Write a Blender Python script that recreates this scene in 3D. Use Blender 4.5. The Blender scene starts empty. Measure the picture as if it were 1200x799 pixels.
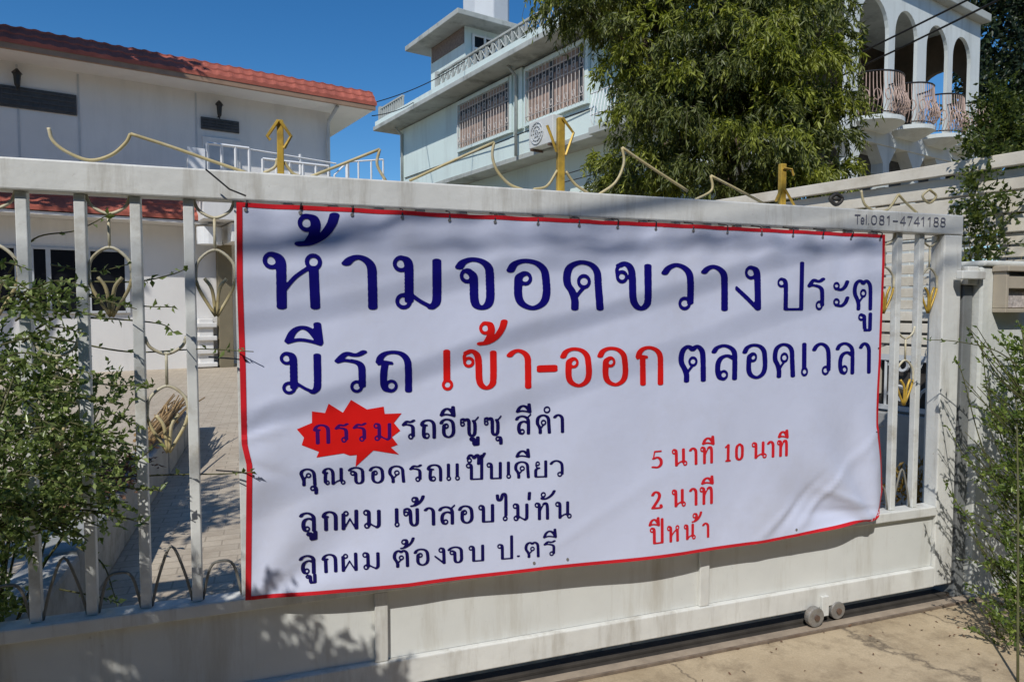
import bpy, bmesh, math, random
import numpy as np
from mathutils import Vector, Matrix

random.seed(7)
RNG = np.random.default_rng(7)
scene = bpy.context.scene
COL = scene.collection
R_ = math.radians

# ------------------------------------------------------------------ camera
FPX, CX, CY, EYE = 800.0, 600.0, 399.5, 1.5
YAW, PITCH = R_(19.5), math.atan(40.5 / 800.0)
cd = bpy.data.cameras.new('camera')
cd.sensor_width = 36.0
cd.lens = 36.0 * FPX / 1200.0
cd.clip_start, cd.clip_end = 0.05, 3000
cam = bpy.data.objects.new('camera', cd)
COL.objects.link(cam)
cam.location = (0, 0, EYE)
cam.rotation_euler = (R_(90) - PITCH, 0, -YAW)
scene.camera = cam

# ------------------------------------------------------------------ sky, sun, exposure
SUN_AZ, SUN_EL = 217.0, 46.0          # azimuth clockwise from +Y
w = bpy.data.worlds.new('World')
scene.world = w
w.use_nodes = True
nt = w.node_tree
for n in list(nt.nodes):
    nt.nodes.remove(n)
out = nt.nodes.new('ShaderNodeOutputWorld')
bg = nt.nodes.new('ShaderNodeBackground')
sky = nt.nodes.new('ShaderNodeTexSky')
sky.sky_type = 'NISHITA'
sky.sun_disc = False
sky.sun_elevation = R_(SUN_EL)
sky.sun_rotation = R_(SUN_AZ)
sky.air_density = 1.0
sky.dust_density = 0.0
sky.ozone_density = 6.0
bg.inputs['Strength'].default_value = 0.118
hsv = nt.nodes.new('ShaderNodeHueSaturation')
hsv.inputs['Saturation'].default_value = 1.24
nt.links.new(sky.outputs[0], hsv.inputs['Color'])
nt.links.new(hsv.outputs[0], bg.inputs[0])
nt.links.new(bg.outputs[0], out.inputs[0])

L = Vector((math.sin(R_(SUN_AZ)) * math.cos(R_(SUN_EL)), math.cos(R_(SUN_AZ)) * math.cos(R_(SUN_EL)), math.sin(R_(SUN_EL))))
sd = bpy.data.lights.new('sun', 'SUN')
sd.energy = 4.0
sd.angle = R_(0.53)
sd.color = (1.0, 0.965, 0.91)
sun = bpy.data.objects.new('sun', sd)
COL.objects.link(sun)
sun.rotation_euler = L.to_track_quat('Z', 'Y').to_euler()
sun.location = (-10, -20, 30)
scene.view_settings.view_transform = 'Standard'
scene.view_settings.look = 'None'
scene.view_settings.exposure = -0.12
scene.view_settings.gamma = 1.0
scene.view_settings.use_curve_mapping = False
try:
    scene.cycles.max_bounces = 8
    scene.cycles.transparent_max_bounces = 6
    scene.cycles.use_denoising = True
except Exception:
    pass

# ------------------------------------------------------------------ surveying helpers (sight lines from the eye point)
_F = np.array([math.sin(YAW) * math.cos(PITCH), math.cos(YAW) * math.cos(PITCH), -math.sin(PITCH)])
_R = np.array([math.cos(YAW), -math.sin(YAW), 0.0])
_U = np.cross(_R, _F)
_C = np.array([0, 0, EYE])

def ray(x, y):
    return _F + _R * (x - CX) / FPX + _U * (CY - y) / FPX

def at_depth(x, y, d):
    return _C + ray(x, y) * d

def on_plane(x, y, p0, n):
    r = ray(x, y)
    return _C + r * (((np.array(p0) - _C) @ n) / (r @ n))

def on_gate(x, y, Y=2.5):
    r = ray(x, y)
    return _C + r * (Y / r[1])

def on_ground(x, y, z=0.0):
    r = ray(x, y)
    return _C + r * ((z - EYE) / r[2])

# street grid of the houses, turned against the gate
DA = np.array([0.96934, 0.24571, 0.0])
DB = np.array([-0.24571, 0.96934, 0.0])

# ------------------------------------------------------------------ materials
def new_mat(name):
    m = bpy.data.materials.new(name)
    m.use_nodes = True
    return m, m.node_tree, m.node_tree.nodes['Principled BSDF']

def paint(name, base, rough=0.6, var=0.12, scale=6.0, dirt=None, dirt_amt=0.0, bump=0.0, bump_scale=60.0, metallic=0.0, streak=False, spec=0.4, rust=0.0):
    m, t, b = new_mat(name)
    N, K = t.nodes, t.links
    tc = N.new('ShaderNodeTexCoord')
    mp = N.new('ShaderNodeMapping')
    K.new(tc.outputs['Object'], mp.inputs[0])
    n1 = N.new('ShaderNodeTexNoise')
    n1.inputs['Scale'].default_value = scale
    n1.inputs['Detail'].default_value = 6
    n1.inputs['Roughness'].default_value = 0.6
    K.new(mp.outputs[0], n1.inputs['Vector'])
    r1 = N.new('ShaderNodeValToRGB')
    lo = tuple(max(0, c * (1 - var)) for c in base)
    hi = tuple(min(1, c * (1 + var * 0.6)) for c in base)
    r1.color_ramp.elements[0].position = 0.3
    r1.color_ramp.elements[1].position = 0.7
    r1.color_ramp.elements[0].color = (*lo, 1)
    r1.color_ramp.elements[1].color = (*hi, 1)
    K.new(n1.outputs['Fac'], r1.inputs[0])
    col = r1.outputs[0]
    if dirt:
        n2 = N.new('ShaderNodeTexNoise')
        n2.inputs['Scale'].default_value = scale * 0.7
        n2.inputs['Detail'].default_value = 9
        n2.inputs['Roughness'].default_value = 0.72
        if streak:
            mp2 = N.new('ShaderNodeMapping')
            mp2.inputs['Scale'].default_value = (3.0, 3.0, 0.35)
            K.new(tc.outputs['Object'], mp2.inputs[0])
            K.new(mp2.outputs[0], n2.inputs['Vector'])
        else:
            K.new(mp.outputs[0], n2.inputs['Vector'])
        r2 = N.new('ShaderNodeValToRGB')
        r2.color_ramp.elements[0].position = 0.50
        r2.color_ramp.elements[1].position = 0.72
        r2.color_ramp.elements[0].color = (0, 0, 0, 1)
        r2.color_ramp.elements[1].color = (dirt_amt,) * 3 + (1,)
        K.new(n2.outputs['Fac'], r2.inputs[0])
        mx = N.new('ShaderNodeMix')
        mx.data_type = 'RGBA'
        K.new(r2.outputs[0], mx.inputs[0])
        K.new(col, mx.inputs[6])
        mx.inputs[7].default_value = (*dirt, 1)
        col = mx.outputs[2]
    if rust > 0:
        n4 = N.new('ShaderNodeTexNoise')
        n4.inputs['Scale'].default_value = 26
        n4.inputs['Detail'].default_value = 10
        n4.inputs['Roughness'].default_value = 0.8
        K.new(mp.outputs[0], n4.inputs['Vector'])
        r4 = N.new('ShaderNodeValToRGB')
        r4.color_ramp.elements[0].position = 0.62
        r4.color_ramp.elements[1].position = 0.72
        r4.color_ramp.elements[0].color = (0, 0, 0, 1)
        r4.color_ramp.elements[1].color = (rust,) * 3 + (1,)
        K.new(n4.outputs['Fac'], r4.inputs[0])
        m4 = N.new('ShaderNodeMix')
        m4.data_type = 'RGBA'
        K.new(r4.outputs[0], m4.inputs[0])
        K.new(col, m4.inputs[6])
        m4.inputs[7].default_value = (0.16, 0.085, 0.045, 1)
        col = m4.outputs[2]
    K.new(col, b.inputs['Base Color'])
    b.inputs['Roughness'].default_value = rough
    b.inputs['Metallic'].default_value = metallic
    b.inputs['Specular IOR Level'].default_value = spec
    if bump > 0:
        n3 = N.new('ShaderNodeTexNoise')
        n3.inputs['Scale'].default_value = bump_scale
        n3.inputs['Detail'].default_value = 5
        K.new(mp.outputs[0], n3.inputs['Vector'])
        bp = N.new('ShaderNodeBump')
        bp.inputs['Strength'].default_value = bump
        bp.inputs['Distance'].default_value = 0.01
        K.new(n3.outputs['Fac'], bp.inputs['Height'])
        K.new(bp.outputs[0], b.inputs['Normal'])
    return m

def leaf_mat(name, dark, light, trans=0.35, rough=0.45):
    m = bpy.data.materials.new(name)
    m.use_nodes = True
    t = m.node_tree
    N, K = t.nodes, t.links
    b = N['Principled BSDF']
    g = N.new('ShaderNodeNewGeometry')
    rp = N.new('ShaderNodeValToRGB')
    e = rp.color_ramp.elements
    e[0].color = (*dark, 1)
    e[1].color = (*light, 1)
    e[0].position = 0.1
    mid = rp.color_ramp.elements.new(0.72)
    mid.color = tuple(0.6 * a + 0.4 * c for a, c in zip(dark, light)) + (1,)
    K.new(g.outputs['Random Per Island'], rp.inputs[0])
    K.new(rp.outputs[0], b.inputs['Base Color'])
    b.inputs['Roughness'].default_value = rough
    b.inputs['Specular IOR Level'].default_value = 0.45
    tr = N.new('ShaderNodeBsdfTranslucent')
    hs = N.new('ShaderNodeHueSaturation')
    hs.inputs['Value'].default_value = 1.5
    hs.inputs['Saturation'].default_value = 1.1
    K.new(rp.outputs[0], hs.inputs['Color'])
    K.new(hs.outputs[0], tr.inputs[0])
    mx = N.new('ShaderNodeMixShader')
    mx.inputs[0].default_value = trans
    K.new(b.outputs[0], mx.inputs[1])
    K.new(tr.outputs[0], mx.inputs[2])
    K.new(mx.outputs[0], N['Material Output'].inputs[0])
    return m

def ground_mat(name, c1, c2, c3, crack=(0.1, 0.08, 0.06), tile=None, bump=0.35):
    m, t, b = new_mat(name)
    N, K = t.nodes, t.links
    tc = N.new('ShaderNodeTexCoord')
    def noise(s, d=8, r=0.62):
        n = N.new('ShaderNodeTexNoise')
        n.inputs['Scale'].default_value = s
        n.inputs['Detail'].default_value = d
        n.inputs['Roughness'].default_value = r
        K.new(tc.outputs['Object'], n.inputs['Vector'])
        return n
    def ramp(src, p0, p1, a, c):
        r = N.new('ShaderNodeValToRGB')
        r.color_ramp.elements[0].position = p0
        r.color_ramp.elements[1].position = p1
        r.color_ramp.elements[0].color = (*a, 1)
        r.color_ramp.elements[1].color = (*c, 1)
        K.new(src, r.inputs[0])
        return r
    def mix(f, a, c):
        x = N.new('ShaderNodeMix')
        x.data_type = 'RGBA'
        K.new(f, x.inputs[0])
        K.new(a, x.inputs[6])
        if isinstance(c, tuple):
            x.inputs[7].default_value = (*c, 1)
        else:
            K.new(c, x.inputs[7])
        return x.outputs[2]
    base = ramp(noise(2.3).outputs['Fac'], 0.35, 0.68, c1, c2).outputs[0]
    f2 = ramp(noise(5.5, 12, 0.74).outputs['Fac'], 0.48, 0.68, (0, 0, 0), (0.85, 0.85, 0.85)).outputs[0]
    col = mix(f2, base, c3)
    fine = ramp(noise(120, 3).outputs['Fac'], 0.3, 0.75, (0.35,) * 3, (0, 0, 0)).outputs[0]
    col = mix(fine, col, tuple(c * 0.6 for c in c1))
    v = N.new('ShaderNodeTexVoronoi')
    v.feature = 'DISTANCE_TO_EDGE'
    v.inputs['Scale'].default_value = 0.9
    wv = N.new('ShaderNodeVectorMath')
    wv.operation = 'MULTIPLY_ADD'
    nn = noise(3.0, 6)
    K.new(nn.outputs['Color'], wv.inputs[0])
    wv.inputs[1].default_value = (0.55, 0.55, 0)
    K.new(tc.outputs['Object'], wv.inputs[2])
    K.new(wv.outputs[0], v.inputs['Vector'])
    fc = ramp(v.outputs[0], 0.0, 0.012, (0.75,) * 3, (0, 0, 0)).outputs[0]
    if tile is None:
        col = mix(fc, col, crack)
    else:
        bk = N.new('ShaderNodeTexBrick')
        bk.inputs['Scale'].default_value = tile
        bk.inputs['Mortar Size'].default_value = 0.012
        bk.inputs['Color1'].default_value = (0, 0, 0, 1)
        bk.inputs['Color2'].default_value = (0.25, 0.25, 0.25, 1)
        bk.inputs['Mortar'].default_value = (0.9, 0.9, 0.9, 1)
        K.new(tc.outputs['Object'], bk.inputs['Vector'])
        col = mix(bk.outputs['Color'], col, tuple(c * 0.62 for c in c1))
    K.new(col, b.inputs['Base Color'])
    b.inputs['Roughness'].default_value = 0.9
    b.inputs['Specular IOR Level'].default_value = 0.2
    bp = N.new('ShaderNodeBump')
    bp.inputs['Strength'].default_value = bump
    bp.inputs['Distance'].default_value = 0.012
    K.new(noise(35, 8, 0.7).outputs['Fac'], bp.inputs['Height'])
    K.new(bp.outputs[0], b.inputs['Normal'])
    return m

M = {}
M['gate'] = paint('gate white paint', (0.70, 0.70, 0.66), 0.45, 0.10, 5, (0.34, 0.31, 0.25), 0.7, 0.2, 25, streak=True, rust=0.55)
M['bar'] = paint('bar white paint', (0.70, 0.71, 0.68), 0.45, 0.12, 9, (0.33, 0.28, 0.2), 0.7, 0.15, 40, rust=0.8)
M['panel'] = paint('gate sheet metal', (0.68, 0.69, 0.655), 0.5, 0.09, 3, (0.38, 0.34, 0.26), 0.6, 0.2, 5, streak=True, rust=0.5)
M['cream'] = paint('cream iron', (0.62, 0.57, 0.42), 0.5, 0.2, 15, (0.33, 0.22, 0.06), 0.8, rust=0.8)
M['darkcream'] = paint('dark cream iron', (0.22, 0.21, 0.18), 0.6, 0.3, 15)  # darker, greyer tone for the foot scrolls
M['gold'] = paint('gold paint', (0.58, 0.38, 0.06), 0.42, 0.3, 18, (0.16, 0.10, 0.04), 0.7, metallic=0.15, rust=0.8)
M['oldgold'] = paint('weathered gold paint', (0.52, 0.43, 0.22), 0.5, 0.25, 12, (0.62, 0.58, 0.46), 0.9, rust=0.9)
M['darkiron'] = paint('dark iron', (0.05, 0.045, 0.04), 0.6, 0.3, 20)
M['rust'] = paint('rusty steel', (0.12, 0.08, 0.06), 0.8, 0.35, 20, (0.2, 0.1, 0.05), 0.7)
M['gate_shadow'] = paint('painted gate shadow', (0.05, 0.043, 0.036), 0.9, 0.4, 10)  # near black colour for the shadow beneath the gate
M['lip'] = paint('sandy concrete lip', (0.36, 0.29, 0.215), 0.95, 0.25, 8, (0.2, 0.15, 0.11), 0.7, 0.3, 30)
M['track'] = paint('track iron and grit', (0.20, 0.155, 0.115), 0.9, 0.4, 14, (0.12, 0.07, 0.045), 0.7)
M['steel'] = paint('worn steel', (0.35, 0.34, 0.32), 0.45, 0.25, 30, (0.2, 0.13, 0.08), 0.6, metallic=0.5)
M['post'] = paint('grey post paint', (0.19, 0.20, 0.20), 0.6, 0.15, 8, (0.12, 0.11, 0.1), 0.6, 0.1, 30)
M['banner'] = paint('vinyl banner', (0.64, 0.68, 0.84), 0.42, 0.04, 3, (0.52, 0.52, 0.56), 0.35, 0.22, 11, spec=0.5)
M['blue'] = paint('blue print', (0.007, 0.005, 0.16), 0.4, 0.1, 8, spec=0.15)
M['navy'] = paint('navy print', (0.008, 0.006, 0.085), 0.4, 0.1, 8, spec=0.15)
M['violet'] = paint('violet print', (0.06, 0.006, 0.13), 0.4, 0.1, 8, spec=0.15)
M['red'] = paint('red print', (0.72, 0.014, 0.012), 0.4, 0.1, 8, spec=0.15)
M['crimson'] = paint('red print small', (0.66, 0.02, 0.03), 0.4, 0.1, 8, spec=0.15)
M['border'] = paint('red border print', (0.62, 0.02, 0.03), 0.4, 0.15, 8, spec=0.15)
M['grey_ink'] = paint('grey sign paint', (0.13, 0.13, 0.17), 0.6, 0.25, 30)
M['house'] = paint('white house wall', (0.73, 0.715, 0.685), 0.85, 0.06, 0.8, (0.48, 0.48, 0.46), 0.35, 0.2, 40, streak=True)
M['housecol'] = paint('brown column paint', (0.20, 0.17, 0.11), 0.8, 0.15, 3)
M['mint'] = paint('pale mint wall', (0.66, 0.76, 0.72), 0.85, 0.06, 0.6, (0.40, 0.44, 0.42), 0.5, 0.2, 30, streak=True)
M['mintgrey'] = paint('weathered concrete eave', (0.42, 0.44, 0.41), 0.9, 0.15, 1.5, (0.14, 0.15, 0.13), 0.9, 0.2, 20)
M['arch'] = paint('arcade white wall', (0.62, 0.66, 0.64), 0.85, 0.08, 1.0, (0.32, 0.34, 0.31), 0.6, 0.2, 20, streak=True)
M['brick'] = paint('shaded clay block', (0.22, 0.17, 0.14), 0.9, 0.3, 12)
M['rail_white'] = paint('white railing', (0.74, 0.75, 0.75), 0.5, 0.06, 5)
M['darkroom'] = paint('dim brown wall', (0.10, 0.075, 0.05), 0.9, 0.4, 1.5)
M['wood_and_shade'] = paint('dark timber and opening shade', (0.075, 0.08, 0.085), 0.7, 0.25, 8)  # also the dark fill painting shade in the lower arcade openings
M['lamp'] = paint('black lantern', (0.02, 0.02, 0.022), 0.4, 0.2, 12)
M['seam'] = paint('grey joint', (0.50, 0.52, 0.53), 0.8, 0.1, 5)
M['fascia'] = paint('brown fascia', (0.32, 0.21, 0.14), 0.7, 0.2, 3)
M['fence'] = paint('cream fence slat', (0.68, 0.63, 0.53), 0.6, 0.14, 3, (0.36, 0.30, 0.20), 0.6, 0.1, 20)
M['fencewall'] = paint('grey rendered wall', (0.36, 0.36, 0.34), 0.9, 0.18, 2, (0.2, 0.19, 0.17), 0.7, 0.25, 20)
M['pillar'] = paint('white pillar plaster', (0.60, 0.61, 0.57), 0.85, 0.08, 2, (0.34, 0.34, 0.28), 0.55, 0.3, 30, streak=True)
M['mailbox'] = paint('beige mailbox', (0.46, 0.40, 0.31), 0.5, 0.1, 8, (0.25, 0.2, 0.13), 0.5)
M['paper'] = paint('faded paper', (0.5, 0.45, 0.42), 0.8, 0.5, 60)
M['glasswin'] = paint('dark window glass', (0.010, 0.011, 0.014), 0.3, 0.2, 3, spec=0.15)
M['curtain'] = paint('pinkish curtain', (0.42, 0.30, 0.24), 0.9, 0.3, 4)
M['grille'] = paint('window grille paint', (0.55, 0.50, 0.46), 0.6, 0.2, 8)
M['terracotta'] = paint('orange painted iron', (0.50, 0.36, 0.29), 0.6, 0.25, 6)
M['ac'] = paint('air conditioner shell', (0.62, 0.62, 0.58), 0.5, 0.08, 4)
M['bark'] = paint('bark', (0.10, 0.075, 0.05), 0.95, 0.35, 14, bump=0.6, bump_scale=20)
M['twig'] = paint('green twig', (0.10, 0.10, 0.04), 0.8, 0.35, 14)
M['drystick'] = paint('dry palm stalk', (0.36, 0.23, 0.10), 0.9, 0.35, 14)
M['debris'] = paint('brown leaf litter', (0.16, 0.085, 0.05), 0.95, 0.4, 25)
M['concrete'] = paint('old concrete', (0.36, 0.36, 0.34), 0.92, 0.2, 4, (0.14, 0.15, 0.11), 0.8, 0.4, 20)
M['cable'] = paint('black cable', (0.015, 0.015, 0.015), 0.6, 0.2, 5)
M['tank'] = paint('water tank', (0.55, 0.57, 0.58), 0.5, 0.06, 2)
M['leaf_tree'] = leaf_mat('drooping leaf', (0.065, 0.085, 0.022), (0.25, 0.28, 0.065), 0.36)
M['leaf_lighter'] = leaf_mat('young drooping leaf', (0.18, 0.21, 0.028), (0.41, 0.44, 0.075), 0.40)  # yellower, paler leaf colour for some outer clumps
M['leaf_dark'] = leaf_mat('dark leaf', (0.014, 0.026, 0.010), (0.045, 0.066, 0.02), 0.25)
M['leaf_hedge'] = leaf_mat('hedge leaf', (0.09, 0.135, 0.03), (0.42, 0.50, 0.18), 0.40, 0.28)
M['leaf_bush'] = leaf_mat('bush leaf', (0.075, 0.125, 0.028), (0.35, 0.43, 0.10), 0.40, 0.3)
M['leaf_vine'] = leaf_mat('vine leaf', (0.04, 0.065, 0.014), (0.17, 0.20, 0.035), 0.35)
M['leaf_weed'] = leaf_mat('dry weed leaf', (0.16, 0.10, 0.02), (0.30, 0.21, 0.05), 0.3)
M['asphalt'] = paint('asphalt', (0.055, 0.053, 0.05), 0.95, 0.25, 2, bump=0.4, bump_scale=80)
M['sky_blocker'] = paint('dark blocker concrete', (0.085, 0.085, 0.08), 0.9, 0.2, 1)  # dark so the added unseen row blocks sky and bounces little
M['street'] = ground_mat('street concrete', (0.43, 0.335, 0.215), (0.60, 0.485, 0.325), (0.22, 0.165, 0.105))
M['drive'] = ground_mat('driveway paving', (0.52, 0.44, 0.34), (0.62, 0.54, 0.42), (0.38, 0.31, 0.23), tile=2.4, bump=0.25)

def tile_mat(name):
    m = paint(name, (0.43, 0.115, 0.075), 0.75, 0.3, 2.5, (0.20, 0.06, 0.04), 0.6, 0.3, 12)
    return m
M['tile'] = tile_mat('terracotta roof tile')

# ------------------------------------------------------------------ object helpers
ORG = {}

def _link(name, mesh):
    o = bpy.data.objects.new(name, mesh)
    COL.objects.link(o)
    return o

def tag(o, label=None, cat=None, group=None, kind=None):
    if label: o['label'] = label
    if cat: o['category'] = cat
    if group: o['group'] = group
    if kind: o['kind'] = kind
    return o

def thing(name, loc, label, cat, group=None):
    o = bpy.data.objects.new(name, None)
    o.empty_display_size = 0.1
    COL.objects.link(o)
    o.location = loc
    ORG[o.name] = np.array(loc, float)
    return tag(o, label, cat, group)

def finish(name, verts, faces, mat, parent=None, loc=None, smooth=False, bevel=0.0):
    v = np.asarray(verts, float)
    if parent is not None:
        org = ORG[parent.name]
    else:
        org = np.array(loc if loc is not None else (0, 0, 0), float)
    me = bpy.data.meshes.new(name)
    me.from_pydata((v - org).tolist(), [], faces)
    me.materials.append(mat)
    me.update()
    if smooth:
        me.polygons.foreach_set('use_smooth', [True] * len(me.polygons))
    o = _link(name, me)
    ORG[o.name] = org
    if parent is not None:
        o.parent = parent
    else:
        o.location = org
    if bevel > 0:
        md = o.modifiers.new('bevel', 'BEVEL')
        md.width = bevel
        md.segments = 2
        md.limit_method = 'ANGLE'
        md.angle_limit = R_(40)
    return o

class MB:
    def __init__(s):
        s.v, s.f = [], []

    def add(s, vs, fs):
        k = len(s.v)
        s.v.extend([tuple(map(float, p)) for p in vs])
        s.f.extend([tuple(i + k for i in f) for f in fs])
        return s

    def frame(s, o, ex, ey, ez, a, b, c):
        o, ex, ey, ez = map(np.array, (o, ex, ey, ez))
        P = [o + ex * x + ey * y + ez * z for z in c for y in b for x in a]
        return s.add(P, [(0, 2, 3, 1), (4, 5, 7, 6), (0, 1, 5, 4), (2, 6, 7, 3), (0, 4, 6, 2), (1, 3, 7, 5)])

    def box(s, x0, x1, y0, y1, z0, z1):
        return s.frame((0, 0, 0), (1, 0, 0), (0, 1, 0), (0, 0, 1), (x0, x1), (y0, y1), (z0, z1))

    def hbox(s, o, a0, a1, b0, b1, z0, z1):
        """box on the house grid: a along DA, b along DB from origin o"""
        return s.frame((o[0], o[1], 0), DA, DB, (0, 0, 1), (a0, a1), (b0, b1), (z0, z1))

    def tube(s, path, r, n=6, r1=None, cap=True):
        P = [np.array(p, float) for p in path]
        k = len(P)
        up = None
        base = len(s.v)
        for i in range(k):
            t = P[min(i + 1, k - 1)] - P[max(i - 1, 0)]
            t = t / (np.linalg.norm(t) + 1e-9)
            if up is None:
                up = np.cross(t, (0, 0, 1) if abs(t[2]) < 0.9 else (1, 0, 0))
            up = up - t * (up @ t)
            up = up / (np.linalg.norm(up) + 1e-9)
            sd_ = np.cross(t, up)
            rr = r if r1 is None else r + (r1 - r) * i / (k - 1)
            for j in range(n):
                a = 2 * math.pi * j / n
                s.v.append(tuple(P[i] + (up * math.cos(a) + sd_ * math.sin(a)) * rr))
        for i in range(k - 1):
            for j in range(n):
                a, b = base + i * n + j, base + i * n + (j + 1) % n
                s.f.append((a, b, b + n, a + n))
        if cap:
            s.f.append(tuple(base + j for j in range(n))[::-1])
            s.f.append(tuple(base + (k - 1) * n + j for j in range(n)))
        return s

    def cyl(s, p0, p1, r, n=20):
        return s.tube([p0, p1], r, n)

    def build(s, name, mat, parent=None, loc=None, smooth=False, bevel=0.0):
        return finish(name, s.v, s.f, mat, parent, loc, smooth, bevel)

def spline(pts, k=8):
    P = [np.array(p, float) for p in pts]
    if len(P) < 3:
        return P
    Q = [2 * P[0] - P[1]] + P + [2 * P[-1] - P[-2]]
    o = []
    for i in range(1, len(Q) - 2):
        p0, p1, p2, p3 = Q[i - 1], Q[i], Q[i + 1], Q[i + 2]
        for j in range(k):
            t = j / k
            o.append(0.5 * (2 * p1 + (p2 - p0) * t + (2 * p0 - 5 * p1 + 4 * p2 - p3) * t * t + (3 * p1 - p0 - 3 * p2 + p3) * t ** 3))
    o.append(P[-1])
    return o

def leaves(name, pos, axis, length, width, mat, parent=None, loc=None, curl=0.25):
    """many separate folded leaf blades"""
    n = len(pos)
    pos = np.asarray(pos, float)
    axis = np.asarray(axis, float)
    axis /= np.linalg.norm(axis, axis=1, keepdims=True) + 1e-9
    rnd = RNG.normal(size=(n, 3))
    side = np.cross(axis, rnd)
    side /= np.linalg.norm(side, axis=1, keepdims=True) + 1e-9
    nor = np.cross(side, axis)
    ln = (length * (0.65 + 0.7 * RNG.random(n)))[:, None]
    wd = (width * (0.7 + 0.6 * RNG.random(n)))[:, None]
    mid = pos + axis * ln * 0.45
    v = np.empty((n, 4, 3))
    v[:, 0] = pos
    v[:, 1] = mid + side * wd * 0.5 + nor * wd * curl
    v[:, 2] = pos + axis * ln - nor * ln * 0.12
    v[:, 3] = mid - side * wd * 0.5 + nor * wd * curl
    org = ORG[parent.name] if parent is not None else np.array(loc if loc is not None else (0, 0, 0), float)
    v = (v - org).reshape(-1, 3).astype(np.float32)
    idx = np.arange(n) * 4
    tri = np.stack([idx, idx + 1, idx + 2, idx, idx + 2, idx + 3], 1).reshape(-1).astype(np.int32)
    me = bpy.data.meshes.new(name)
    me.vertices.add(n * 4)
    me.vertices.foreach_set('co', v.reshape(-1))
    me.loops.add(n * 6)
    me.loops.foreach_set('vertex_index', tri)
    me.polygons.add(n * 2)
    me.polygons.foreach_set('loop_start', np.arange(n * 2, dtype=np.int32) * 3)
    me.update(calc_edges=True)
    me.validate()
    me.materials.append(mat)
    o = _link(name, me)
    ORG[o.name] = org
    if parent is not None:
        o.parent = parent
    else:
        o.location = org
    return o

# ================================================================== THE SETTING
GY = 2.5                                   # front face of the gate bars' plane
g = MB()
g.add([(-1500, -1500, 0), (1500, -1500, 0), (1500, 1500, 0), (-1500, 1500, 0)], [(0, 1, 2, 3)])
tag(g.build('ground', M['street']), kind='structure')
g = MB()
g.add([(-12, 2.68, 0.004), (3.35, 2.68, 0.004), (0.6, 19, 0.004), (-12, 19, 0.004)], [(0, 1, 2, 3)])
tag(g.build('driveway', M['drive']), kind='structure')

g = MB()
g.add([(-300, -7.5, 0.004), (300, -7.5, 0.004), (300, 1.25, 0.004), (-300, 1.25, 0.004)], [(0, 1, 2, 3)])
tag(g.build('bounce_cut_road', M['asphalt']), kind='structure')  # unseen dark asphalt, added to cut light bounced onto the gate

# ================================================================== unseen dark row added behind the viewpoint to cut sky fill
sky_blocker = thing('sky_blocker_row', (0, -9, 0), 'unseen long dark building row added behind the viewpoint to block sky light', 'building')
m = MB(); m.box(-26, 24, -16, -9, 0, 9.4)
m.build('wall', M['sky_blocker'], sky_blocker)
m = MB(); m.box(-26.4, 24.4, -16.4, -8.4, 9.403, 9.7)
m.build('roof', M['sky_blocker'], sky_blocker)
m = MB(); m.box(-25.8, 23.8, -8.998, -7.4, 3.2, 3.32)
m.build('awning', M['sky_blocker'], sky_blocker)
for k in range(10):
    x_ = -25 + 5.0 * k
    m = MB(); m.box(x_, x_ + 3.6, -8.995, -8.93, 0.02, 2.9)
    m.build('shutter', M['fencewall'], sky_blocker)
    m = MB(); m.box(x_ + 0.6, x_ + 3.0, -8.995, -8.95, 5.0, 7.0)
    m.build('window', M['glasswin'], sky_blocker)

# ================================================================== WHITE HOUSE behind the gate (left)
LH0 = on_ground(230, 431)
def lh(x, y, b=0.0):
    p = on_plane(x, y, LH0 + DB * b, DB)
    return (p - LH0) @ DA, p[2]
house = thing('white_house', (LH0[0], LH0[1], 0), 'white two storey house with red tiled eaves and a small upstairs balcony', 'house')
m = MB()
m.hbox(LH0, -9, 3.42, 0, 7, 3.45, 6.86)
m.build('upper_wall', M['house'], house)
m = MB()
m.hbox(LH0, -9, 0.62, 0, 7, 0, 3.447)
m.hbox(LH0, 0.62, 3.42, 0.9, 7, 0, 3.447)
m.build('lower_wall', M['house'], house)
# roof sloping up away from the yard, corrugated tiles
def tiled_slope(a0, a1, b0, b1, z0, z1, pitch_a=0.25, course=0.42, th=0.05):
    v, f = [], []
    na = int((a1 - a0) / pitch_a * 6)
    L_ = math.hypot(b1 - b0, z1 - z0)
    nc = max(2, int(L_ / course))
    rows = []
    for c in range(nc):
        rows += [(c / nc, 0.035), ((c + 1) / nc - 1e-4, 0.0)]
    for t, lift in rows:
        for i in range(na + 1):
            a = a0 + (a1 - a0) * i / na
            ph = 2 * math.pi * (a - a0) / pitch_a
            wave = 0.018 * (max(0.0, math.cos(ph)) ** 0.6 if math.cos(ph) > 0 else -0.25 * abs(math.cos(ph)))
            jit = 0.006 * math.sin(17.3 * math.floor((a - a0) / pitch_a) + 5.1 * t)
            b = b0 + (b1 - b0) * t
            z = z0 + (z1 - z0) * t + wave + lift + jit
            v.append(LH0 + DA * a + DB * b + np.array([0, 0, z]))
    n = na + 1
    for r in range(len(rows) - 1):
        for i in range(na):
            f.append((r * n + i, r * n + i + 1, (r + 1) * n + i + 1, (r + 1) * n + i))
    # closed front lip and underside
    k = len(v)
    for i in range(n):
        a = a0 + (a1 - a0) * i / na
        v.append(LH0 + DA * a + DB * b0 + np.array([0, 0, z0 - th]))
    for i in range(na):
        f.append((k + i, k + i + 1, i + 1, i))
    for i in (0, na):
        pass
    k2 = len(v)
    for a in (a0, a1):
        v.append(LH0 + DA * a + DB * b1 + np.array([0, 0, z1 - th]))
    f.append((k, k2, k2 + 1, k + na))
    return v, f
EA = lh(441, 133, -0.95)[0]
v, f = tiled_slope(-9, EA, -1.0, -0.72, 6.80, 7.14, course=0.5)
rf = finish('roof', v, f, M['tile'], house, smooth=False)
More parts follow.
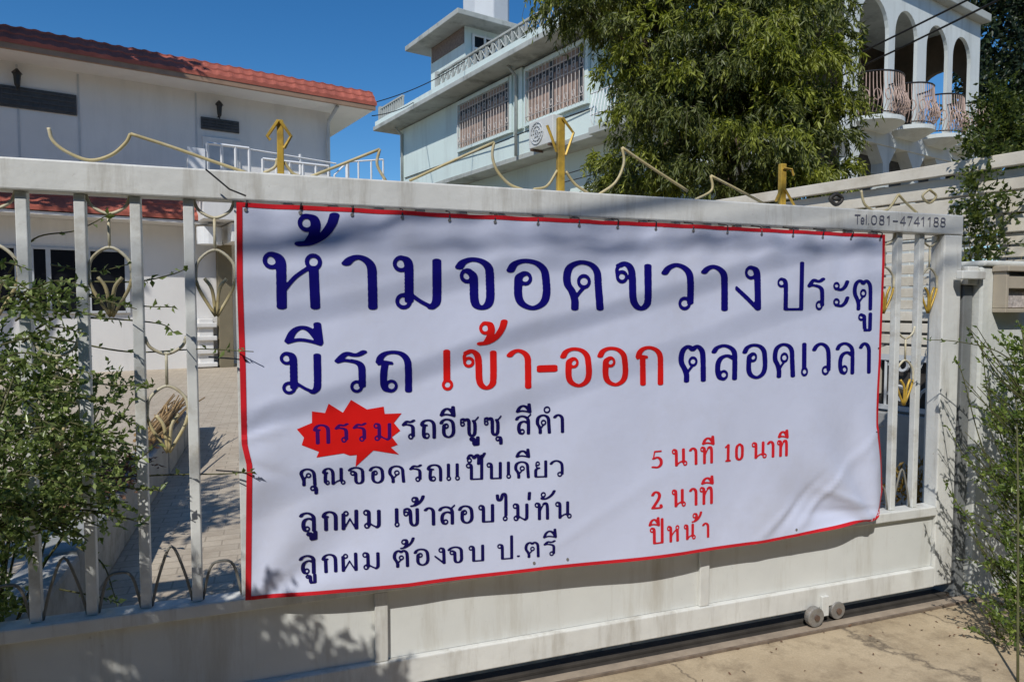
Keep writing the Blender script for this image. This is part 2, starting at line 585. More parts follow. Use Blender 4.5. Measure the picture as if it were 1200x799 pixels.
m = MB()
m.hbox(LH0, -9, EA - 0.03, -0.985, -0.90, 6.64, 6.79)
m.build('fascia', M['fascia'], rf)
m = MB()
m.hbox(LH0, -9, EA - 0.04, -0.898, 7.2, 6.66, 6.72)
m.build('soffit', M['house'], rf)
v, f = tiled_slope(-9, EA, -0.72, 3.5, 7.14, 7.75)
finish('upper_tiles', v, f, M['tile'], rf)
# lean-to roof over the ground floor
lx = lh(246, 250, -0.78)[0]
LZ = lh(200, 256, -0.78)[1]
v, f = tiled_slope(-9, lx, -0.78, 0.0, LZ + 0.05, LZ + 0.62)
lr = finish('lean_to_roof', v, f, M['tile'], house)
m = MB()
m.hbox(LH0, -9, lx - 0.03, -0.74, -0.02, LZ - 0.08, LZ - 0.02)
m.build('soffit', M['house'], lr)
# wall seams, vents, doors, lanterns upstairs
m = MB()
for px_ in (22, 93, 230):
    a = lh(px_, 150)[0]
    m.hbox(LH0, a - 0.02, a + 0.02, -0.012, 0.0, 3.75, 6.62)
m.build('wall_joint', M['seam'], house)
for x0, x1, y0, y1 in ((-70, 90, 98, 131), (235, 280, 137, 157)):
    a0, z1_ = lh(x0, y0)
    a1, z0_ = lh(x1, y1)
    if x0 < 0:
        zc = lh(60, 119)[1]
        z0_, z1_ = zc - 0.24, zc + 0.2
    m = MB()
    m.hbox(LH0, a0, a1, -0.05, 0.02, z0_, z1_)
    vg = m.build('vent_grille', M['wood_and_shade'], house, bevel=0.008)
    m = MB()
    nsl = 4
    for k in range(nsl):
        z = z0_ + (z1_ - z0_) * (k + 0.6) / (nsl + 0.2)
        m.hbox(LH0, a0 + 0.03, a1 - 0.03, -0.075, -0.045, z - 0.02, z + 0.012)
    na_ = max(2, int((a1 - a0) / 0.16))
    for k in range(1, na_):
        a = a0 + (a1 - a0) * k / na_
        m.hbox(LH0, a - 0.008, a + 0.008, -0.09, -0.076, z0_ + 0.03, z1_ - 0.03)
    m.build('louvre', M['wood_and_shade'], vg)
a0 = lh(237, 170)[0]; a1 = lh(281, 170)[0]
m = MB()
m.hbox(LH0, a0, a1, -0.045, 0.01, 3.8, lh(240, 160)[1])
dr = m.build('door', M['house'], house, bevel=0.01)
m = MB()
for k in (0, 1):
    c = a0 + (a1 - a0) * (0.27 + 0.46 * k)
    m.hbox(LH0, c - 0.19, c + 0.19, -0.06, -0.044, 4.0, 5.4)
m.build('door_leaf', M['seam'], dr, bevel=0.01)
for px_, py_ in ((20, 92), (257, 128)):
    a, z = lh(px_, py_, -0.16)
    o_ = LH0 + DA * a - DB * 0.16
    m = MB()
    m.tube([o_ + (0, 0, z - 0.17), o_ + (0, 0, z - 0.13), o_ + (0, 0, z + 0.05), o_ + (0, 0, z + 0.1)], 0.04, 6, 0.085)
    lt = m.build('wall_lantern', M['lamp'], house)
    m = MB()
    m.tube([o_ + (0, 0, z + 0.1), o_ + (0, 0, z + 0.2)], 0.105, 6, 0.02)
    m.tube([o_ + (0, 0, z - 0.17), o_ + (0, 0, z - 0.24)], 0.03, 6, 0.01)
    m.tube([o_ + (0, 0, z - 0.1), o_ + DB * 0.16 + (0, 0, z - 0.16)], 0.018, 6)
    m.build('lantern_cap', M['lamp'], lt)
# ground floor windows
for x0, x1 in ((-60, 22), (36, 150)):
    a0, z1_ = lh(x0, 293)
    a1, z0_ = lh(x1, 363)
    z0_, z1_ = 1.40, 2.74
    m = MB()
    m.hbox(LH0, a0, a1, -0.02, 0.02, z0_, z1_)
    wn = m.build('window', M['glasswin'], house)
    m = MB()
    cs = [a0, a0 + (a1 - a0) * 0.17, a0 + (a1 - a0) * 0.58, a1] if x0 > 0 else [a0, (a0 + a1) / 2, a1]
    for c in cs:
        m.hbox(LH0, c - 0.045, c + 0.045, -0.06, -0.021, z0_ - 0.05, z1_ + 0.05)
    m.hbox(LH0, a0 + 0.046, a1 - 0.046, -0.055, -0.0215, z1_, z1_ + 0.05)
    m.hbox(LH0, a0 + 0.046, a1 - 0.046, -0.075, -0.0215, z0_ - 0.05, z0_)
    m.build('window_frame', M['seam'], wn)
# rain pipe at the right corner of the upper wall
m = MB()
pz = LH0 + DA * 3.34 - DB * 0.08
m.tube([pz - DB * 0.75 + (0, 0, 6.62), pz - DB * 0.05 + (0, 0, 6.40), pz + (0, 0, 6.2), pz + (0, 0, 4.05)], 0.045, 8)
m.build('downpipe', M['seam'], house, smooth=True)
# brown corner column and small steps beside it
a0 = lh(256, 350, -0.25)[0]
m = MB()
m.hbox(LH0, a0, a0 + 0.32, -0.3, -0.02, 0, 3.05)
m.build('column', M['housecol'], house, bevel=0.01)
m = MB()
for k in range(4):
    m.hbox(LH0, a0 - 0.55, a0 - 0.05, -0.3 - 0.0 * k, -0.02, 0.03 + 0.32 * k, 0.14 + 0.32 * k)
m.hbox(LH0, a0 - 0.45, a0 - 0.12, -0.22, -0.02, 0.0, 1.2)
m.build('plinth_moulding', M['house'], house, bevel=0.02)
m = MB()
pc = LH0 + DA * (a0 - 0.25) - DB * 0.7
m.tube([pc + (0, 0, 2.95), pc + (0, 0, 3.35)], 0.28, 18)
m.build('drain_hopper', M['rail_white'], house, smooth=False)
# balcony: slab on the lean-to, boxy white railing
bz = 4.02
m = MB()
m.hbox(LH0, a0 - 0.5, 5.6, -1.45, -0.002, bz - 0.55, bz - 0.02)
m.hbox(LH0, 0.62, 5.2, -1.3, 0.9, 3.0, 3.44)
slab = m.build('balcony_slab', M['house'], house, bevel=0.01)
def rail_run(pts, z0, z1, nper=0.3, r=0.034):
    mm = MB()
    for (p, q) in zip(pts[:-1], pts[1:]):
        p, q = np.array(p), np.array(q)
        mm.tube([p + (0, 0, z1), q + (0, 0, z1)], r, 4)
        n_ = max(1, int(np.linalg.norm(q - p) / nper))
        for k in range(n_ + 1):
            c = p + (q - p) * k / n_
            mm.tube([c + (0, 0, z0), c + (0, 0, z1)], r, 4)
    return mm
def lhp(a, b):
    return LH0 + DA * a + DB * b
aL = lh(243, 170, -1.4)[0]; aM = lh(292, 175, -1.4)[0]; aN = lh(385, 195, -1.4)[0]
rail_run([lhp(aL, -1.4), lhp(aM, -1.4)], bz - 0.05, lh(243, 168, -1.4)[1], 0.27).build('balcony_railing', M['rail_white'], house)
m = MB()
m.hbox(LH0, aL - 0.42, aL - 0.06, -1.45, -1.35, bz - 0.05, lh(240, 175, -1.4)[1])
m.build('railing_end_panel', M['rail_white'], house)
z_ = lh(340, 190, -1.4)[1]
rail_run([lhp(aM + 0.3, -1.4), lhp(aN, -1.4)], bz - 0.05, z_, 0.27).build('balcony_railing', M['rail_white'], house)
m = MB()
m.tube([lhp(aM, -1.4) + (0, 0, lh(292, 175, -1.4)[1]), lhp(aN + 0.3, -1.1) + (0, 0, lh(292, 175, -1.4)[1] - 0.03)], 0.02, 4)
pp = lhp(lh(352, 185, -1.2)[0], -1.2)
m.tube([pp + (0, 0, bz), pp + (0, 0, lh(352, 181, -1.2)[1])], 0.04, 4)
m.build('top_rail', M['rail_white'], house)
# stair head rail reaching right of the house
sr = []
for (x, y) in ((392, 205), (407, 190), (420, 189), (435, 188), (449, 187)):
    a, z = lh(x, y, -1.0)
    sr.append(lhp(a, -1.0) + (0, 0, z))
m = MB()
m.tube(sr, 0.022, 4)
for p in sr:
    m.tube([p, np.array([p[0], p[1], 3.9])], 0.024 if p is not sr[1] else 0.05, 4)
m.build('stair_railing', M['rail_white'], house)

# ================================================================== MINT BUILDING with barred windows (centre)
CO = at_depth(990, 359, 12.5)
CO = np.array([CO[0], CO[1], 0])
def sp(x, y, a=0.0):
    p = on_plane(x, y, CO + DA * a, DA)
    return (p - CO) @ DB, p[2]
mint = thing('mint_building', (CO[0], CO[1], 0), 'pale mint two storey building with barred windows, roof balustrade and rooftop stair tower', 'building')
m = MB()
m.hbox(CO, 0, 6, 7.02, 19.3, 6.15, 8.72)
m.build('upper_wall', M['mint'], mint)
m = MB()
m.hbox(CO, 0.75, 6, 7.02, 18.8, 0, 6.148)
m.hbox(CO, 1.0, 6, 5.2, 7.018, 0, 8.72)
m.build('lower_wall', M['mint'], mint)
m = MB()
m.hbox(CO, -0.03, 6.0, 7.0, 19.33, 6.0, 6.147)
m.build('floor_band', M['mintgrey'], mint, bevel=0.01)
m = MB()
m.hbox(CO, -0.85, 6.4, 5.0, 20.1, 8.76, 8.93)
sl = m.build('roof_slab', M['mintgrey'], mint, bevel=0.02)
m = MB()
m.hbox(CO, -0.80, -0.62, 5.1, 20.0, 8.932, 9.12)
m.build('roof_kerb', M['mint'], sl)
# roof balustrade of pierced blocks
m = MB()
zt = 9.62
m.hbox(CO, -0.72, -0.62, 5.6, 14.6, zt - 0.06, zt)
m.hbox(CO, -0.72, -0.62, 5.6, 14.6, 9.122, 9.18)
b = 5.6
while b < 14.5:
    m.hbox(CO, -0.70, -0.64, b, b + 0.05, 9.181, zt - 0.061)
    p0 = CO + DA * -0.67 + DB * (b + 0.05); p1 = CO + DA * -0.67 + DB * (b + 0.36)
    m.tube([p0 + (0, 0, 9.19), p1 + (0, 0, zt - 0.07)], 0.022, 4)
    m.tube([p1 + (0, 0, 9.19), p0 + (0, 0, zt - 0.07)], 0.022, 4)
    b += 0.36
m.hbox(CO, -0.74, -0.60, 14.6, 14.75, 9.122, zt + 0.06)
m.hbox(CO, -0.72, -0.62, 17.5, 19.6, zt - 0.06, zt)
b = 17.5
while b < 19.6:
    m.hbox(CO, -0.70, -0.64, b, b + 0.08, 9.122, zt - 0.061)
    b += 0.2
m.hbox(CO, -0.74, -0.60, 19.6, 19.8, 9.122, zt + 0.06)
m.build('roof_balustrade', M['mintgrey'], mint)
# stair tower on the roof
t0, t1 = sp(545, 60, -0.2)[0], sp(505, 75, -0.2)[0]
m = MB()
m.hbox(CO, -0.2, 1.9, t0, t1, 8.94, 11.0)
tw = m.build('stair_tower', M['mint'], mint)
m = MB()
m.hbox(CO, -0.23, -0.203, t0 + 0.05, t1 - 0.1, 10.45, 10.98)
m.build('block_vent', M['brick'], tw)
m = MB()
m.hbox(CO, -0.9, 2.6, t0 - 0.75, t1 + 0.75, 11.0, 11.18)
m.build('tower_roof', M['mintgrey'], tw, bevel=0.02)
m = MB()
m.hbox(CO, 0.1, 1.5, t0 - 0.03, t0 - 0.003, 9.9, 10.75)
twn = m.build('window', M['glasswin'], tw)
m = MB()
for a in (0.1, 0.56, 1.03, 1.5):
    m.hbox(CO, a - 0.04, a + 0.04, t0 - 0.07, t0 - 0.031, 9.86, 10.79)
for z in (9.86, 10.32, 10.75):
    m.hbox(CO, 0.141, 1.459, t0 - 0.06, t0 - 0.0315, z - 0.03, z + 0.03)
m.build('window_frame', M['rail_white'], twn)
# barred windows
for (b0, b1) in ((11.0, 14.2), (7.35, 10.05)):
    z0_, z1_ = 7.0, 8.5
    m = MB()
    m.hbox(CO, -0.02, 0.02, b0, b1, z0_, z1_)
    wn = m.build('window', M['curtain'], mint)
    m = MB()
    m.hbox(CO, -0.012 - 0.02, -0.0205, b0, b0 + 0.35, z0_, z1_)
    m.hbox(CO, -0.012 - 0.02, -0.0205, b0 + 1.45, b0 + 1.65, z0_, z1_)
    m.hbox(CO, -0.012 - 0.02, -0.0205, b0 + 0.35, b1, z1_ - 0.35, z1_ - 0.2)
    m.build('glass_gap', M['wood_and_shade'], wn)
    m = MB()
    m.hbox(CO, -0.10, -0.021, b1, b1 + 0.14, z0_ - 0.1, z1_ + 0.12)
    m.hbox(CO, -0.10, -0.021, b0 - 0.14, b0, z0_ - 0.1, z1_ + 0.12)
    m.hbox(CO, -0.14, -0.0215, b0 + 0.001, b1 - 0.001, z1_, z1_ + 0.12)
    m.hbox(CO, -0.12, -0.0215, b0 + 0.001, b1 - 0.001, z0_ - 0.1, z0_)
    m.build('window_frame', M['mint'], wn)
    m = MB()
    nb = int((b1 - b0) / 0.16)
    for k in range(nb + 1):
        b = b0 + (b1 - b0) * k / nb
        p = CO + DA * -0.13 + DB * b
        m.tube([p + (0, 0, z0_), p + (0, 0, z1_)], 0.014, 4)
        if k < nb and k % 2 == 0:
            q = CO + DA * -0.13 + DB * (b + 0.08)
            ring = [q + DB * 0.06 * math.cos(t) + np.array([0, 0, z1_ - 0.42 + 0.09 * math.sin(t)]) for t in np.linspace(0, 6.283, 9)]
            m.tube(ring, 0.012, 4, cap=False)
            ring = [q + DB * 0.06 * math.cos(t) + np.array([0, 0, z0_ + 0.3 + 0.09 * math.sin(t)]) for t in np.linspace(0, 6.283, 9)]
            m.tube(ring, 0.012, 4, cap=False)
    for z in (z0_ + 0.15, z1_ - 0.6, z1_ - 0.22):
        m.tube([CO + DA * -0.13 + DB * b0 + (0, 0, z), CO + DA * -0.13 + DB * b1 + (0, 0, z)], 0.016, 4)
    m.build('grille', M['grille'], wn)
# wall pier between the windows
m = MB()
m.hbox(CO, -0.10, -0.002, 10.3, 10.75, 6.9, 8.72)
m.build('pier', M['mint'], mint, bevel=0.01)
# rain pipes and a wall conduit
for b_ in (19.0, 10.52):
    m = MB()
    pz = CO + DB * b_ - DA * (0.06 if b_ > 15 else 0.16)
    m.tube([pz - DA * 0.3 + (0, 0, 8.755), pz + (0, 0, 8.5), pz + (0, 0, 6.1)], 0.05, 8)
    m.build('downpipe', M['mintgrey'], mint, smooth=True)
m = MB()
m.tube([CO - DA * 0.03 + DB * 18.8 + (0, 0, 6.72), CO - DA * 0.03 + DB * 14.5 + (0, 0, 6.70), CO - DA * 0.16 + DB * 10.0 + (0, 0, 6.72), CO - DA * 0.03 + DB * 7.1 + (0, 0, 6.75)], 0.018, 5)
m.build('conduit', M['cable'], mint)
# side balcony half hidden by the tree
m = MB()
m.hbox(CO, -0.25, 0.998, 4.0, 6.99, 6.0, 6.18)
bs = m.build('balcony_slab', M['mintgrey'], mint, bevel=0.01)
m = MB()
for z in (6.5, 7.05):
    m.tube([CO + DA * -0.2 + DB * 4.1 + (0, 0, z), CO + DA * -0.2 + DB * 6.95 + (0, 0, z)], 0.02, 4)
for k in range(22):
    p = CO + DA * -0.2 + DB * (4.1 + 0.13 * k)
    m.tube(spline([p + (0, 0, 6.18), p - DA * 0.12 + (0, 0, 6.45), p + (0, 0, 7.05)], 4), 0.012, 4)
m.build('balcony_railing', M['rail_white'], mint)
# water tank on the tower and mast
tk = CO + DA * 0.9 + DB * (t0 + 0.4)
m = MB()
m.tube([tk + (0, 0, 11.183), tk + (0, 0, 12.9)], 0.85, 8)
tag(m.build('water_tank', M['tank'], loc=(tk[0], tk[1], 11.18), bevel=0.03), 'grey water tank standing on the roof of the stair tower', 'tank')
# air conditioner on the side wall
b_, z_ = sp(634, 156, -0.35)
b1_ = sp(652, 150, -0.35)[0]
ac = thing('air_conditioner', tuple(CO + DB * b_ + np.array([0, 0, z_ - 0.35])), 'white outdoor air conditioner hung on the mint wall below the barred window', 'air conditioner')
m = MB()
m.hbox(CO, -0.42, -0.06, b_ - 0.65, b_ + 0.5, z_ - 0.38, z_ + 0.38)
m.build('casing', M['ac'], ac, bevel=0.02)
m = MB()
fc = CO + DA * -0.43 + DB * (b_ + 0.1)
for r_ in (0.30, 0.2, 0.09):
    m.tube([fc - DA * 0.005 + DB * r_ * math.cos(t) + np.array([0, 0, z_ + r_ * math.sin(t)]) for t in np.linspace(0, 6.283, 17)], 0.018, 4, cap=False)
for t in np.linspace(0, math.pi, 5):
    m.tube([fc + DB * 0.3 * math.cos(t) + np.array([0, 0, z_ + 0.3 * math.sin(t)]), fc - DB * 0.3 * math.cos(t) + np.array([0, 0, z_ - 0.3 * math.sin(t)])], 0.012, 4)
fg = m.build('fan_guard', M['seam'], ac)
m = MB()
m.tube([fc + DA * 0.006, fc + DA * 0.012], 0.29, 20)
m.build('fan_opening', M['wood_and_shade'], fg)
m = MB()
for d_ in (-0.5, 0.35):
    m.hbox(CO, -0.45, -0.002, b_ + d_, b_ + d_ + 0.05, z_ - 0.45, z_ - 0.383)
m.build('bracket', M['rust'], ac)

# ================================================================== ARCADED WING (right), further along the same street grid
SC = 1.168
AO = at_depth(990, 359, 12.5 * SC)
AO = np.array([AO[0], AO[1], 0])
def ap(x, y, b=0.0):
    p = on_plane(x, y, AO + DB * b, DB)
    return (p - AO) @ DA, p[2]
wing = thing('arcaded_house', (AO[0], AO[1], 0), 'white house front with four upstairs arches and rounded little balconies', 'house')
ZF = ap(1037, 148)[1]
archs = []
for x0, x1 in ((1006, 1038), (1048, 1072), (1085, 1108), (1116, 1135)):
    archs.append((ap(x0, 100)[0], ap(x1, 100)[0]))
AEND = ap(1147, 100)[0]
ZA = ap(1096, 29)[1]
ZR = ap(1085, -1)[1] + 0.05
# wall with arched openings: strip columns
def arch_wall(mm, a0, a1, zb, zt, openings, b0, b1, seg=14):
    # cuts along a; every opening adds arc samples
    cuts = [(a0, None)]
    cells = []
    prev = a0
    for (o0, o1) in openings:
        cells.append((prev, o0, zb, zb))
        r = (o1 - o0) / 2
        c = (o0 + o1) / 2
        for k in range(seg):
            u0 = o0 + (o1 - o0) * (1 - math.cos(math.pi * k / seg)) / 2
            u1 = o0 + (o1 - o0) * (1 - math.cos(math.pi * (k + 1) / seg)) / 2
            h = lambda u: ZA - r * 1.15 + 1.15 * math.sqrt(max(0, r * r - (u - c) ** 2))
            cells.append((u0, u1, h(u0), h(u1)))
        prev = o1
    cells.append((prev, a1, zb, zb))
    P = lambda a, b, z: AO + DA * a + DB * b + np.array([0, 0, z])
    for (u0, u1, h0, h1) in cells:
        mm.add([P(u0, b0, h0), P(u1, b0, h1), P(u1, b0, zt), P(u0, b0, zt),
                P(u0, b1, h0), P(u1, b1, h1), P(u1, b1, zt), P(u0, b1, zt)],
               [(0, 1, 2, 3), (5, 4, 7, 6), (1, 0, 4, 5), (3, 2, 6, 7)] + ([(0, 3, 7, 4), (1, 5, 6, 2)] if h0 == zb and h1 == zb else []))
m = MB()
archs = [(o0 - 0.02, o1 + 0.07) for o0, o1 in archs]
arch_wall(m, -0.15, AEND, ZF, ZR, archs, 0.0, 0.08)
m.build('arcade_wall', M['arch'], wing)
m = MB()
m.hbox(AO, -0.5, AEND + 0.06, -0.22, 6, ZR + 0.003, ZR + 0.2)
m.build('roof_slab', M['mintgrey'], wing, bevel=0.02)
m = MB()
m.hbox(AO, -0.2, AEND + 0.05, 0.0, 6, ZF - 0.42, ZF - 0.003)
m.build('floor_slab', M['arch'], wing, bevel=0.01)
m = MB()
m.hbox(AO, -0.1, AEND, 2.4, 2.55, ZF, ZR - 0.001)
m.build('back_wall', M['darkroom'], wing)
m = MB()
P = lambda b, z, a: AO + DA * a + DB * b + np.array([0, 0, z])
A0_, A1_ = AEND - 0.16, AEND
sb0, sb1, sap = 0.30, 1.45, ZF + 2.25
m.hbox(AO, A0_, A1_, 0.143, sb0, ZF, ZR - 0.002)
m.hbox(AO, A0_, A1_, sb1, 2.398, ZF, ZR - 0.002)
rr_ = (sb1 - sb0) / 2
for k in range(12):
    u0 = sb0 + (sb1 - sb0) * (1 - math.cos(math.pi * k / 12)) / 2
    u1 = sb0 + (sb1 - sb0) * (1 - math.cos(math.pi * (k + 1) / 12)) / 2
    hh = lambda u: sap - rr_ + math.sqrt(max(0, rr_ * rr_ - (u - (sb0 + sb1) / 2) ** 2))
    m.add([P(u0, hh(u0), A0_), P(u1, hh(u1), A0_), P(u1, ZR - 0.002, A0_), P(u0, ZR - 0.002, A0_),
           P(u0, hh(u0), A1_), P(u1, hh(u1), A1_), P(u1, ZR - 0.002, A1_), P(u0, ZR - 0.002, A1_)],
          [(0, 1, 2, 3), (5, 4, 7, 6), (1, 0, 4, 5), (3, 2, 6, 7)])
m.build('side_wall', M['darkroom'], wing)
# lower storey: pillars with flared heads, dark sheet painting the shade of the room behind
m = MB()
piers = [ap(x, 190)[0] for x in (1003, 1040, 1075, 1107, 1140)]
for a in piers:
    m.hbox(AO, a - 0.13, a + 0.13, 0.03, 0.3, 2.0, ZF - 0.8)
    P = lambda u, b, z: AO + DA * u + DB * b + np.array([0, 0, z])
    zb, zt = ZF - 0.8, ZF - 0.423
    m.add([P(a - .13, .03, zb), P(a + .13, .03, zb), P(a + .13, .3, zb), P(a - .13, .3, zb),
           P(a - .42, .03, zt), P(a + .42, .03, zt), P(a + .42, .3, zt), P(a - .42, .3, zt)],
          [(0, 1, 5, 4), (1, 2, 6, 5), (2, 3, 7, 6), (3, 0, 4, 7), (4, 5, 6, 7)])
m.hbox(AO, -0.15, AEND, 0.05, 0.28, 1.2, 3.05)
m.build('lower_piers', M['arch'], wing)
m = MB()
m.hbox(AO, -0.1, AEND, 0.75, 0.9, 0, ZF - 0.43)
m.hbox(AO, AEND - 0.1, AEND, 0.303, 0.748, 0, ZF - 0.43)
m.build('lower_wall', M['wood_and_shade'], wing)
# four rounded balconies, each slab and bowed railing
for i, (o0, o1) in enumerate(archs):
    c = (o0 + o1) / 2
    r = (o1 - o0) / 2 + 0.06
    m = MB()
    n = 14
    arc = [(c - r * math.cos(math.pi * k / n), -0.62 * math.sin(math.pi * k / n) - 0.003) for k in range(n + 1)]
    top = [AO + DA * a + DB * b + np.array([0, 0, ZF + 0.02]) for a, b in arc]
    mid = [AO + DA * a + DB * b + np.array([0, 0, ZF - 0.07]) for a, b in arc]
    bot = [AO + DA * (c + (a - c) * 0.75) + DB * b * 0.5 + np.array([0, 0, ZF - 0.19]) for a, b in arc]
    k1 = n + 1
    fs = [tuple(range(k1))[::-1]] + [tuple(range(2 * k1, 3 * k1))]
    for q in (0, 1):
        for k in range(n):
            fs.append((q * k1 + k, q * k1 + k + 1, (q + 1) * k1 + k + 1, (q + 1) * k1 + k))
        fs.append((q * k1, (q + 1) * k1, (q + 2) * k1 - 1, (q + 1) * k1 - 1))
    m.add(top + mid + bot, fs)
    bl = m.build('balcony', M['arch'], wing)
    m = MB()
    zt = ZF + 0.92
    m.tube([AO + DA * a + DB * b * 0.92 + np.array([0, 0, zt]) for a, b in arc], 0.02, 5)
    m.tube([AO + DA * a + DB * b * 0.92 + np.array([0, 0, ZF + 0.08]) for a, b in arc], 0.015, 5)
    m.build('handrail', M['lamp'], bl)
    m = MB()
    for k in range(1, 2 * n):
        t = math.pi * k / (2 * n)
        a, b = c - r * math.cos(t), -0.57 * math.sin(t)
        bow = 0.16
        pth = [AO + DA * (c + (a - c) * s) + DB * b * s2 + np.array([0, 0, z]) for s, s2, z in
               ((1, 1, ZF + 0.06), (1 + bow * 0.9, 1 + bow * 1.5, ZF + 0.28), (1.02, 1.05, ZF + 0.6), (1, 1, zt))]
        m.tube(spline(pth, 4), 0.0085, 4)
        if k % 3 == 0:
            ctr = AO + DA * (c + (a - c) * 1.08) + DB * b * 1.12 + np.array([0, 0, ZF + 0.42])
            tg = DA * math.sin(t) * r - DB * 0.57 * math.cos(t)
            tg = tg / np.linalg.norm(tg)
            m.tube([ctr + tg * 0.07 * math.cos(q) + np.array([0, 0, 0.12 * math.sin(q)]) for q in np.linspace(0, 6.283, 9)], 0.012, 4, cap=False)
    m.build('bowed_railing', M['terracotta'], bl)

# ================================================================== SLAT FENCE along the right boundary
FO = np.array([4.12, 2.85, 0])
def fp(t, z=0.0, off=0.0):
    return FO + DB * t + DA * off + np.array([0, 0, z])
fz = {}
def fence_z(x, y):
    p = on_plane(x, y, FO, DA)
    return (p - FO) @ DB, p[2]
ZT = fence_z(1100, 195)[1]
fence = thing('slat_fence', tuple(FO), 'cream horizontal slat fence on a grey wall beyond the end of the gate', 'fence')
T1 = 13.0
def fbox(mm, t0, t1, z0, z1, d0, d1):
    mm.frame(FO, DA, DB, (0, 0, 1), (d0, d1), (t0, t1), (z0, z1))
for k, (zt, hgt, d) in enumerate(((ZT, 0.075, -0.05), (ZT - 0.088, 0.118, 0.0), (ZT - 0.22, 0.118, 0.0), (ZT - 0.352, 0.10, 0.0))):
    m = MB(); fbox(m, -0.2, T1, zt - hgt, zt, d - 0.02, d + 0.03)
    m.build('rail', M['fence'], fence, bevel=0.004)
z = ZT - 0.462
while z > 1.22:
    m = MB(); fbox(m, -0.2, T1, z - 0.060, z, 0.0, 0.022)
    m.build('slat', M['fence'], fence, bevel=0.003)
    z -= 0.077
ZL = z
m = MB()
t = -0.2
while t < T1:
    fbox(m, t, t + 0.06, 0.9, ZT - 0.076, 0.032, 0.08)
    t += 0.95
m.build('fence_post', M['fence'], fence)
m = MB(); fbox(m, -0.2, T1, 0, 0.78, -0.02, 0.16)
m.build('base_wall', M['fencewall'], fence, bevel=0.01)
m = MB()
fbox(m, -0.2, T1, ZL - 0.02, ZL + 0.02, 0.0, 0.03)
fbox(m, -0.2, T1, 0.80, 0.83, 0.0, 0.03)
t = -0.3
while t < 7.0:
    for k in range(2):
        c0 = fp(t + 0.1, 0.9 + 0.2 * k, 0.015)
        m.tube([c0 + DB * (0.08 - 0.012 * q) * math.cos(q * 1.1) + np.array([0, 0, (0.08 - 0.012 * q) * math.sin(q * 1.1)]) for q in np.linspace(0, 5.4, 14)], 0.012, 4)
    m.tube([fp(t, 0.82, 0.015), fp(t, ZL, 0.015)], 0.011, 4)
    t += 0.2
m.build('scroll_ironwork', M['seam'], fence)
m = MB(); fbox(m, -0.2, 7.2, 0.79, ZL - 0.03, 0.06, 0.09)
m.build('backing_sheet', M['darkiron'], fence)

# small beige canopy beyond the pillar
pc = at_depth(1188, 240, 5.2)
cn = thing('canopy', (pc[0], pc[1], 0), 'small beige flared canopy on a post beyond the white mailbox pillar', 'canopy')
m = MB()
e = 0.42
m.add([pc + DA * -e + DB * -0.4 + (0, 0, 0.1), pc + DA * 1.2 + DB * -0.4 + (0, 0, 0.1), pc + DA * 1.2 + DB * 0.6 + (0, 0, 0.1), pc + DA * -e + DB * 0.6 + (0, 0, 0.1),
       pc + DA * -0.12 + DB * -0.1 + (0, 0, -0.16), pc + DA * 0.9 + DB * -0.1 + (0, 0, -0.16), pc + DA * 0.9 + DB * 0.3 + (0, 0, -0.16), pc + DA * -0.12 + DB * 0.3 + (0, 0, -0.16)],
      [(0, 1, 2, 3), (1, 0, 4, 5), (2, 1, 5, 6), (3, 2, 6, 7), (0, 3, 7, 4), (7, 6, 5, 4)])
m.build('canopy_top', M['fence'], cn)
m = MB()
m.frame((pc[0], pc[1], 0), DA, DB, (0, 0, 1), (0.3, 0.5), (0.0, 0.2), (0, pc[2] - 0.163))
m.build('post', M['fence'], cn)

# ================================================================== THE SLIDING GATE
gate = thing('sliding_gate', (1.3, GY + 0.03, 0.0), 'long white sliding gate with square bars and gold iron scrollwork', 'gate')
XL, XR = -1.9, 3.281
ZB, ZTOP = 0.08, 1.954
m = MB(); m.box(XL, XR, GY - 0.01, GY + 0.07, ZTOP - 0.098, ZTOP)
m.build('top_rail', M['gate'], gate, bevel=0.006)
m = MB(); m.box(3.158, XR - 0.001, GY - 0.008, GY + 0.068, ZB, ZTOP - 0.1)
m.build('end_stile', M['gate'], gate, bevel=0.006)
m = MB(); m.box(XL, XL + 0.12, GY - 0.008, GY + 0.068, ZB, ZTOP - 0.1)
m.build('end_stile', M['gate'], gate, bevel=0.006)
m = MB(); m.box(XL + 0.122, 3.156, GY - 0.012, GY + 0.066, 0.445, 0.492)
m.build('middle_rail', M['gate'], gate, bevel=0.005)
m = MB(); m.box(XL + 0.122, 3.156, GY - 0.012, GY + 0.066, ZB, ZB + 0.10)
m.build('bottom_rail', M['gate'], gate, bevel=0.005)
m = MB()
nx = 60
for i in range(nx):
    pass
m.box(XL + 0.124, 3.154, GY + 0.012, GY + 0.016, ZB + 0.102, 0.443)
m.build('sheet_panel', M['panel'], gate)
for xs in (on_gate(447, 740)[0], on_gate(825, 690)[0], -0.85):
    m = MB(); m.box(xs - 0.024, xs + 0.024, GY - 0.006, GY + 0.0115, ZB + 0.1015, 0.4435)
    m.build('stiffener', M['gate'], gate, bevel=0.003)
bars = [-0.721 + 0.1569 * k for k in range(-6, 24)] + [3.032]
for xb in bars:
    m = MB(); m.box(xb - 0.016, xb + 0.016, GY + 0.012, GY + 0.044, 0.493, ZTOP - 0.099)
    m.build('bar', M['bar'], gate, bevel=0.003)

